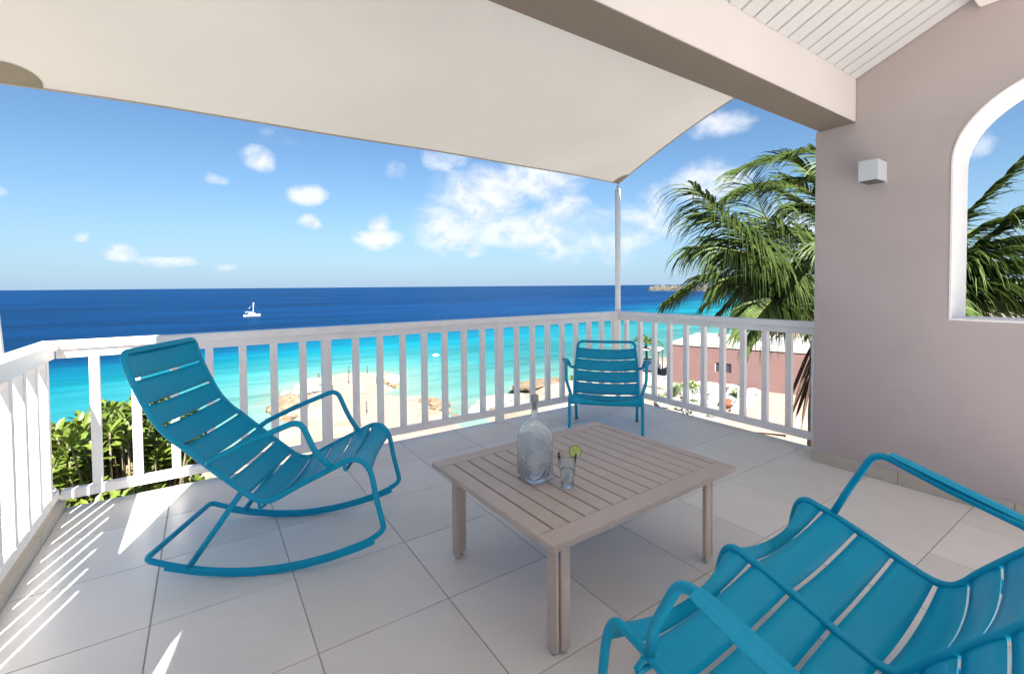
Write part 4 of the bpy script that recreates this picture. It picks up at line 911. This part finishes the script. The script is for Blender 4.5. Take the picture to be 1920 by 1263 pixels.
def rocker():
    w = .28; t = thing('rocking_chair', 'teal slatted rocking chair tilted back on curved runners', 'rocking chair', (.176, 2.762, 0), R(-27.63))
    B_ = [(-.402, 1.052), (-.386, .985), (-.345, .88), (-.300, .785), (-.262, .722), (-.21, .663), (-.155, .618), (-.03, .508), (.09, .408), (.15, .362), (.19, .350), (.235, .354), (.345, .412), (.50, .486), (.574, .520), (.615, .524), (.652, .505), (.683, .450), (.705, .335), (.730, .225)]
    R0 = 1.34; xc = .14; z0 = .0225
    arc = [(x, z0+(x-xc)**2/(2*R0)) for x in [.66, .58, .48, .36, .24, .14, .02, -.10, -.20, -.27]]
    def side(y): return [Vector((x, y, z)) for x, z in B_]
    tb = MB(); head = fillet([side(-w)[1], Vector((-.405, -w, 1.062)), Vector((-.405, w, 1.062)), side(w)[1]], [0, .055, .055, 0], 8)
    def down(y): return smoothline(side(y)[1:], 5)
    def run(y): return smoothline([Vector((.737, y, .19)), Vector((.722, y, .163))]+[Vector((x, y, z)) for x, z in arc], 3)
    zr = z0+(-.325-xc)**2/(2*R0)
    rear = fillet([Vector((-.27, -w, arc[-1][1])), Vector((-.335, -w, zr+.004)), Vector((-.335, w, zr+.004)), Vector((-.27, w, arc[-1][1]))], [0, .05, .05, 0], 8)
    loop = down(-w)+run(-w)+rear+run(w)[::-1]+down(w)[::-1]+head[::-1]
    tube(tb, loop, TR, 12, closed=True); ob('frame', tb.mesh('frame', m_teal), t)
    for y in (-w, w):
        sk = MB(); v = []; A = [(.685, z0+(.685-xc)**2/(2*R0))]+arc[:-1]+[(-.245, z0+(-.245-xc)**2/(2*R0))]
        for x, z in A:
            sl = (x-xc)/R0; nx, nz = sl, -1
            for (yy, o_) in ((-.011, .006), (.011, .006), (.011, .0215), (-.011, .0215)): v.append((x+nx*o_, y+yy, max(z+nz*o_, .001)))
        f = [(i*4+j, i*4+(j+1) % 4, (i+1)*4+(j+1) % 4, (i+1)*4+j) for i in range(len(A)-1) for j in range(4)]+[(0, 3, 2, 1), tuple((len(A)-1)*4+j for j in range(4))]
        sk.add(v, f); ob('runner', sk.mesh('runner', m_teal), t)
        rl = MB(); tube(rl, [(.092, y, .398), (-.15, y, z0+(-.15-xc)**2/(2*R0))], TR, 12); ob('rear_leg', rl.mesh('rear_leg', m_teal), t)
        sg = 1 if y > 0 else -1
        ab = MB(); pts = smoothfil([(-.058, y, .54), (-.03, y+sg*.034, .562), (.13, y+sg*.036, .638), (.372, y+sg*.036, .735), (.44, y+sg*.034, .57), (.505, y, .488)], [0, .04, .5, .055, .25, 0]); tube(ab, pts, TR, 12); ob('armrest', ab.mesh('armrest', m_teal), t)
    cb = MB()
    for (x, z) in ((.56, .485), (.17, .325)): tube(cb, smoothline([(x, -w, z+.02), (x, -w+.05, z-.02), (x, w-.05, z-.02), (x, w, z+.02)], 4), .008, 8)
    ob('crossbar', cb.mesh('crossbar', m_teal), t)
    pf, total = profile([(-.405, 1.056)]+B_[1:-2]); g = .011
    # slat joints as seen in the picture, by height/position along the profile
    def near(x, z): return total*min(range(2001), key=lambda k: (pf(total*k/2000)[0][0]-x)**2+(pf(total*k/2000)[0][1]-z)**2)/2000
    marks = [-.006]+[near(x, z) for x, z in ((-.366, .935), (-.317, .815), (-.258, .718), (-.165, .627), (-.068, .540), (.03, .456), (.125, .380), (.235, .354), (.36, .418), (.475, .475), (.585, .521))]+[total-.002]
    for a, c in zip(marks[:-1], marks[1:]):
        if c-a < .04: continue
        ob('slat', slat_mesh(lambda s: (pf(s)[0], (-pf(s)[1][0]*-1, -pf(s)[1][1]*-1)), a+g/2, c-g/2, w-.004, w-.004, -.022 if True else 0), t)
    return t
rocker()

# ------------------------------------------------------------------ table
def table():
    rz = R(1.6); t = thing('coffee_table', 'square taupe metal coffee table with a slatted top', 'table', (.958, 1.188, 0), rz)
    LX, LY, Z1, TH = 1.167, .936, .468, .024; fb = .088
    # frame boards around the slats (butted)
    y0s, y1s = .091, .850
    b = [('top_rail', (0, LX, 0, y0s)), ('top_rail', (0, LX, y1s, LY))]
    n = 14; xs = [.080+.0789*i for i in range(n)]
    sw = .0078
    for nm, (x0, x1, ya, yb) in b: ob(nm, boxmesh(nm, m_table, x0, x1, ya, yb, Z1-TH, Z1, .003, 2), t)
    ob('side_rail', boxmesh('side_rail', m_table, 0, xs[0]-sw/2, y0s+.0006, y1s-.0006, Z1-TH, Z1, .0025, 2), t)
    ob('side_rail', boxmesh('side_rail', m_table, xs[-1]+sw/2, LX, y0s+.0006, y1s-.0006, Z1-TH, Z1, .0025, 2), t)
    sm_ = boxmesh('slat', m_table, sw/2, .0789-sw/2, y0s+.0006, y1s-.0006, Z1-TH, Z1-.0003, .0018, 1)
    for x in xs[:-1]: ob('slat', sm_, t, (x, 0, 0))
    ap = .012; i_ = .035
    za, zb_ = Z1-TH-.045, Z1-TH-.001; q = .074
    for bb in ((q, q+.018, q+.064, LY-q-.064), (LX-q-.018, LX-q, q+.064, LY-q-.064), (q+.075, LX-q-.075, q, q+.018), (q+.075, LX-q-.075, LY-q-.018, LY-q)):
        m = MB(); m.box(*bb, za, zb_); ob('apron', m.mesh('apron', m_table, .002), t)
    for sx, X in ((1, q-.002), (-1, LX-q+.002)):
        for sy, Y in ((1, q-.002), (-1, LY-q+.002)):
            lg = MB()
            def bx(x0, x1, ya, yb): lg.box(min(X+sx*x0, X+sx*x1), max(X+sx*x0, X+sx*x1), min(Y+sy*ya, Y+sy*yb), max(Y+sy*ya, Y+sy*yb), .012, Z1-TH-.001)
            bx(0, .020, .004, .052); bx(.026, .072, .0, .020)
            l = ob('leg', lg.mesh('leg', m_table, .003), t)
            g = MB()
            for (x, y) in ((.011, .028), (.048, .010)): tube(g, [(X+sx*x, Y+sy*y, 0), (X+sx*x, Y+sy*y, .0118)], .009, 12)
            ob('foot', g.mesh('foot', m_steel), l)
table()
# carafe
ca = thing('glass_carafe', 'square glass carafe of iced water with a stopper on the coffee table', 'carafe', (1.2435, 1.671, .4685), R(2)); ca.scale = (.909, .909, .909)
b = MB(); o_ = [(.055, 0), (.067, .004), (.071, .02), (.071, .20), (.068, .235), (.056, .268), (.036, .292), (.021, .308), (.0175, .33), (.0175, .372), (.021, .378), (.021, .385)]
inn = [(.012, .3849), (.012, .33), (.015, .309), (.031, .288), (.052, .262), (.063, .232), (.066, .20), (.066, .024), (.05, .016)]
v = []; f = []; sides = 40
def ring(prof, sq):
    out = []
    for r, z in prof:
        q_ = sq*max(0, min(1, (.30-z)/.06))
        for k in range(sides):
            a = 2*math.pi*(k+.5)/sides; c, s_ = math.cos(a), math.sin(a); e = 2+5*q_; q = (abs(c)**e+abs(s_)**e)**(-1/e); out.append((r*c*q, r*s_*q, z))
    return out
pr_ = o_+inn; v = ring(pr_, 1.0)
f = [(i*sides+k, i*sides+(k+1) % sides, (i+1)*sides+(k+1) % sides, (i+1)*sides+k) for i in range(len(pr_)-1) for k in range(sides)]+[tuple(range(sides))[::-1], tuple((len(pr_)-1)*sides+k for k in range(sides))]
b.add(v, f, True); ob('bottle', b.mesh('bottle', m_glassy), ca)
b = MB(); wp = [(.049, .017), (.0652, .0245), (.0652, .20), (.0625, .222), (.060, .2225)]; v = ring(wp, 1.0)
f = [(i*sides+k, i*sides+(k+1) % sides, (i+1)*sides+(k+1) % sides, (i+1)*sides+k) for i in range(len(wp)-1) for k in range(sides)]+[tuple(range(sides))[::-1], tuple((len(wp)-1)*sides+k for k in range(sides))]
b.add(v, f, True); ob('water', b.mesh('water', m_water_in), ca)
r_ = random.Random(4)
im = boxmesh('ice_cube', m_ice, -.013, .013, -.013, .013, -.012, .012, .003, 2)
for k in range(11): ob('ice_cube', im, ca, (r_.uniform(-.042, .042), r_.uniform(-.042, .042), .195-.03*(k//4)+r_.uniform(-.005, .005)), (r_.uniform(0, 3), r_.uniform(0, 3), r_.uniform(0, 3)))
b = MB(); lathe(b, [(.0105, .35), (.0115, .386), (.019, .387), (.021, .40), (.019, .42), (.010, .426)], 0, 0, 20); ob('stopper', b.mesh('stopper', m_stop), ca)
# tumbler
tu = thing('glass_tumbler', 'cut glass tumbler with a lime slice beside the carafe', 'glass', (1.306, 1.520, .4685), 0); tu.scale = (.909, .909, .909)
b = MB(); lathe(b, [(.026, 0), (.030, .003), (.034, .05), (.041, .11), (.046, .158), (.0445, .1585), (.043, .155), (.038, .11), (.031, .05), (.028, .014), (.02, .012)], 0, 0, 28); ob('bowl', b.mesh('bowl', m_glass2), tu)
b = MB(); lathe(b, [(.02, .0125), (.0275, .015), (.0304, .05), (.034, .085), (.03, .0855)], 0, 0, 28); ob('water', b.mesh('water', m_water_in), tu)
for k in range(4): ob('ice_cube', im, tu, (r_.uniform(-.012, .012), r_.uniform(-.012, .012), .05+.022*k), (r_.uniform(0, 3), r_.uniform(0, 3), r_.uniform(0, 3)), (.7, .7, .7))
ls = thing('lime_slice', 'pale green lime slice perched on the rim of the cut glass tumbler', 'lime', (1.3435, 1.509, .4685+.150), R(-41)); ls.scale = (.92, 1.0, .92)
b = MB(); n = 20; v = [(0, y, 0) for y in (-.003, .003)]
for k in range(n+1):
    a = math.pi*1.75*k/n-.4
    for y in (-.003, .003): v.append((.027*math.cos(a), y, .027*math.sin(a)))
f = []
for k in range(n): a = 2+2*k; f += [(0, a, a+2), (1, a+3, a+1)]
b.add(v, f); ob('flesh', b.mesh('flesh', m_lime), ls, None, (R(-12), R(25), 0))
b = MB(); tube(b, [(.0275*math.cos(math.pi*1.75*k/n-.4), 0, .0275*math.sin(math.pi*1.75*k/n-.4)) for k in range(n+1)], .0036, 8); ob('rind', b.mesh('rind', m_rind), ls, None, (R(-12), R(25), 0))
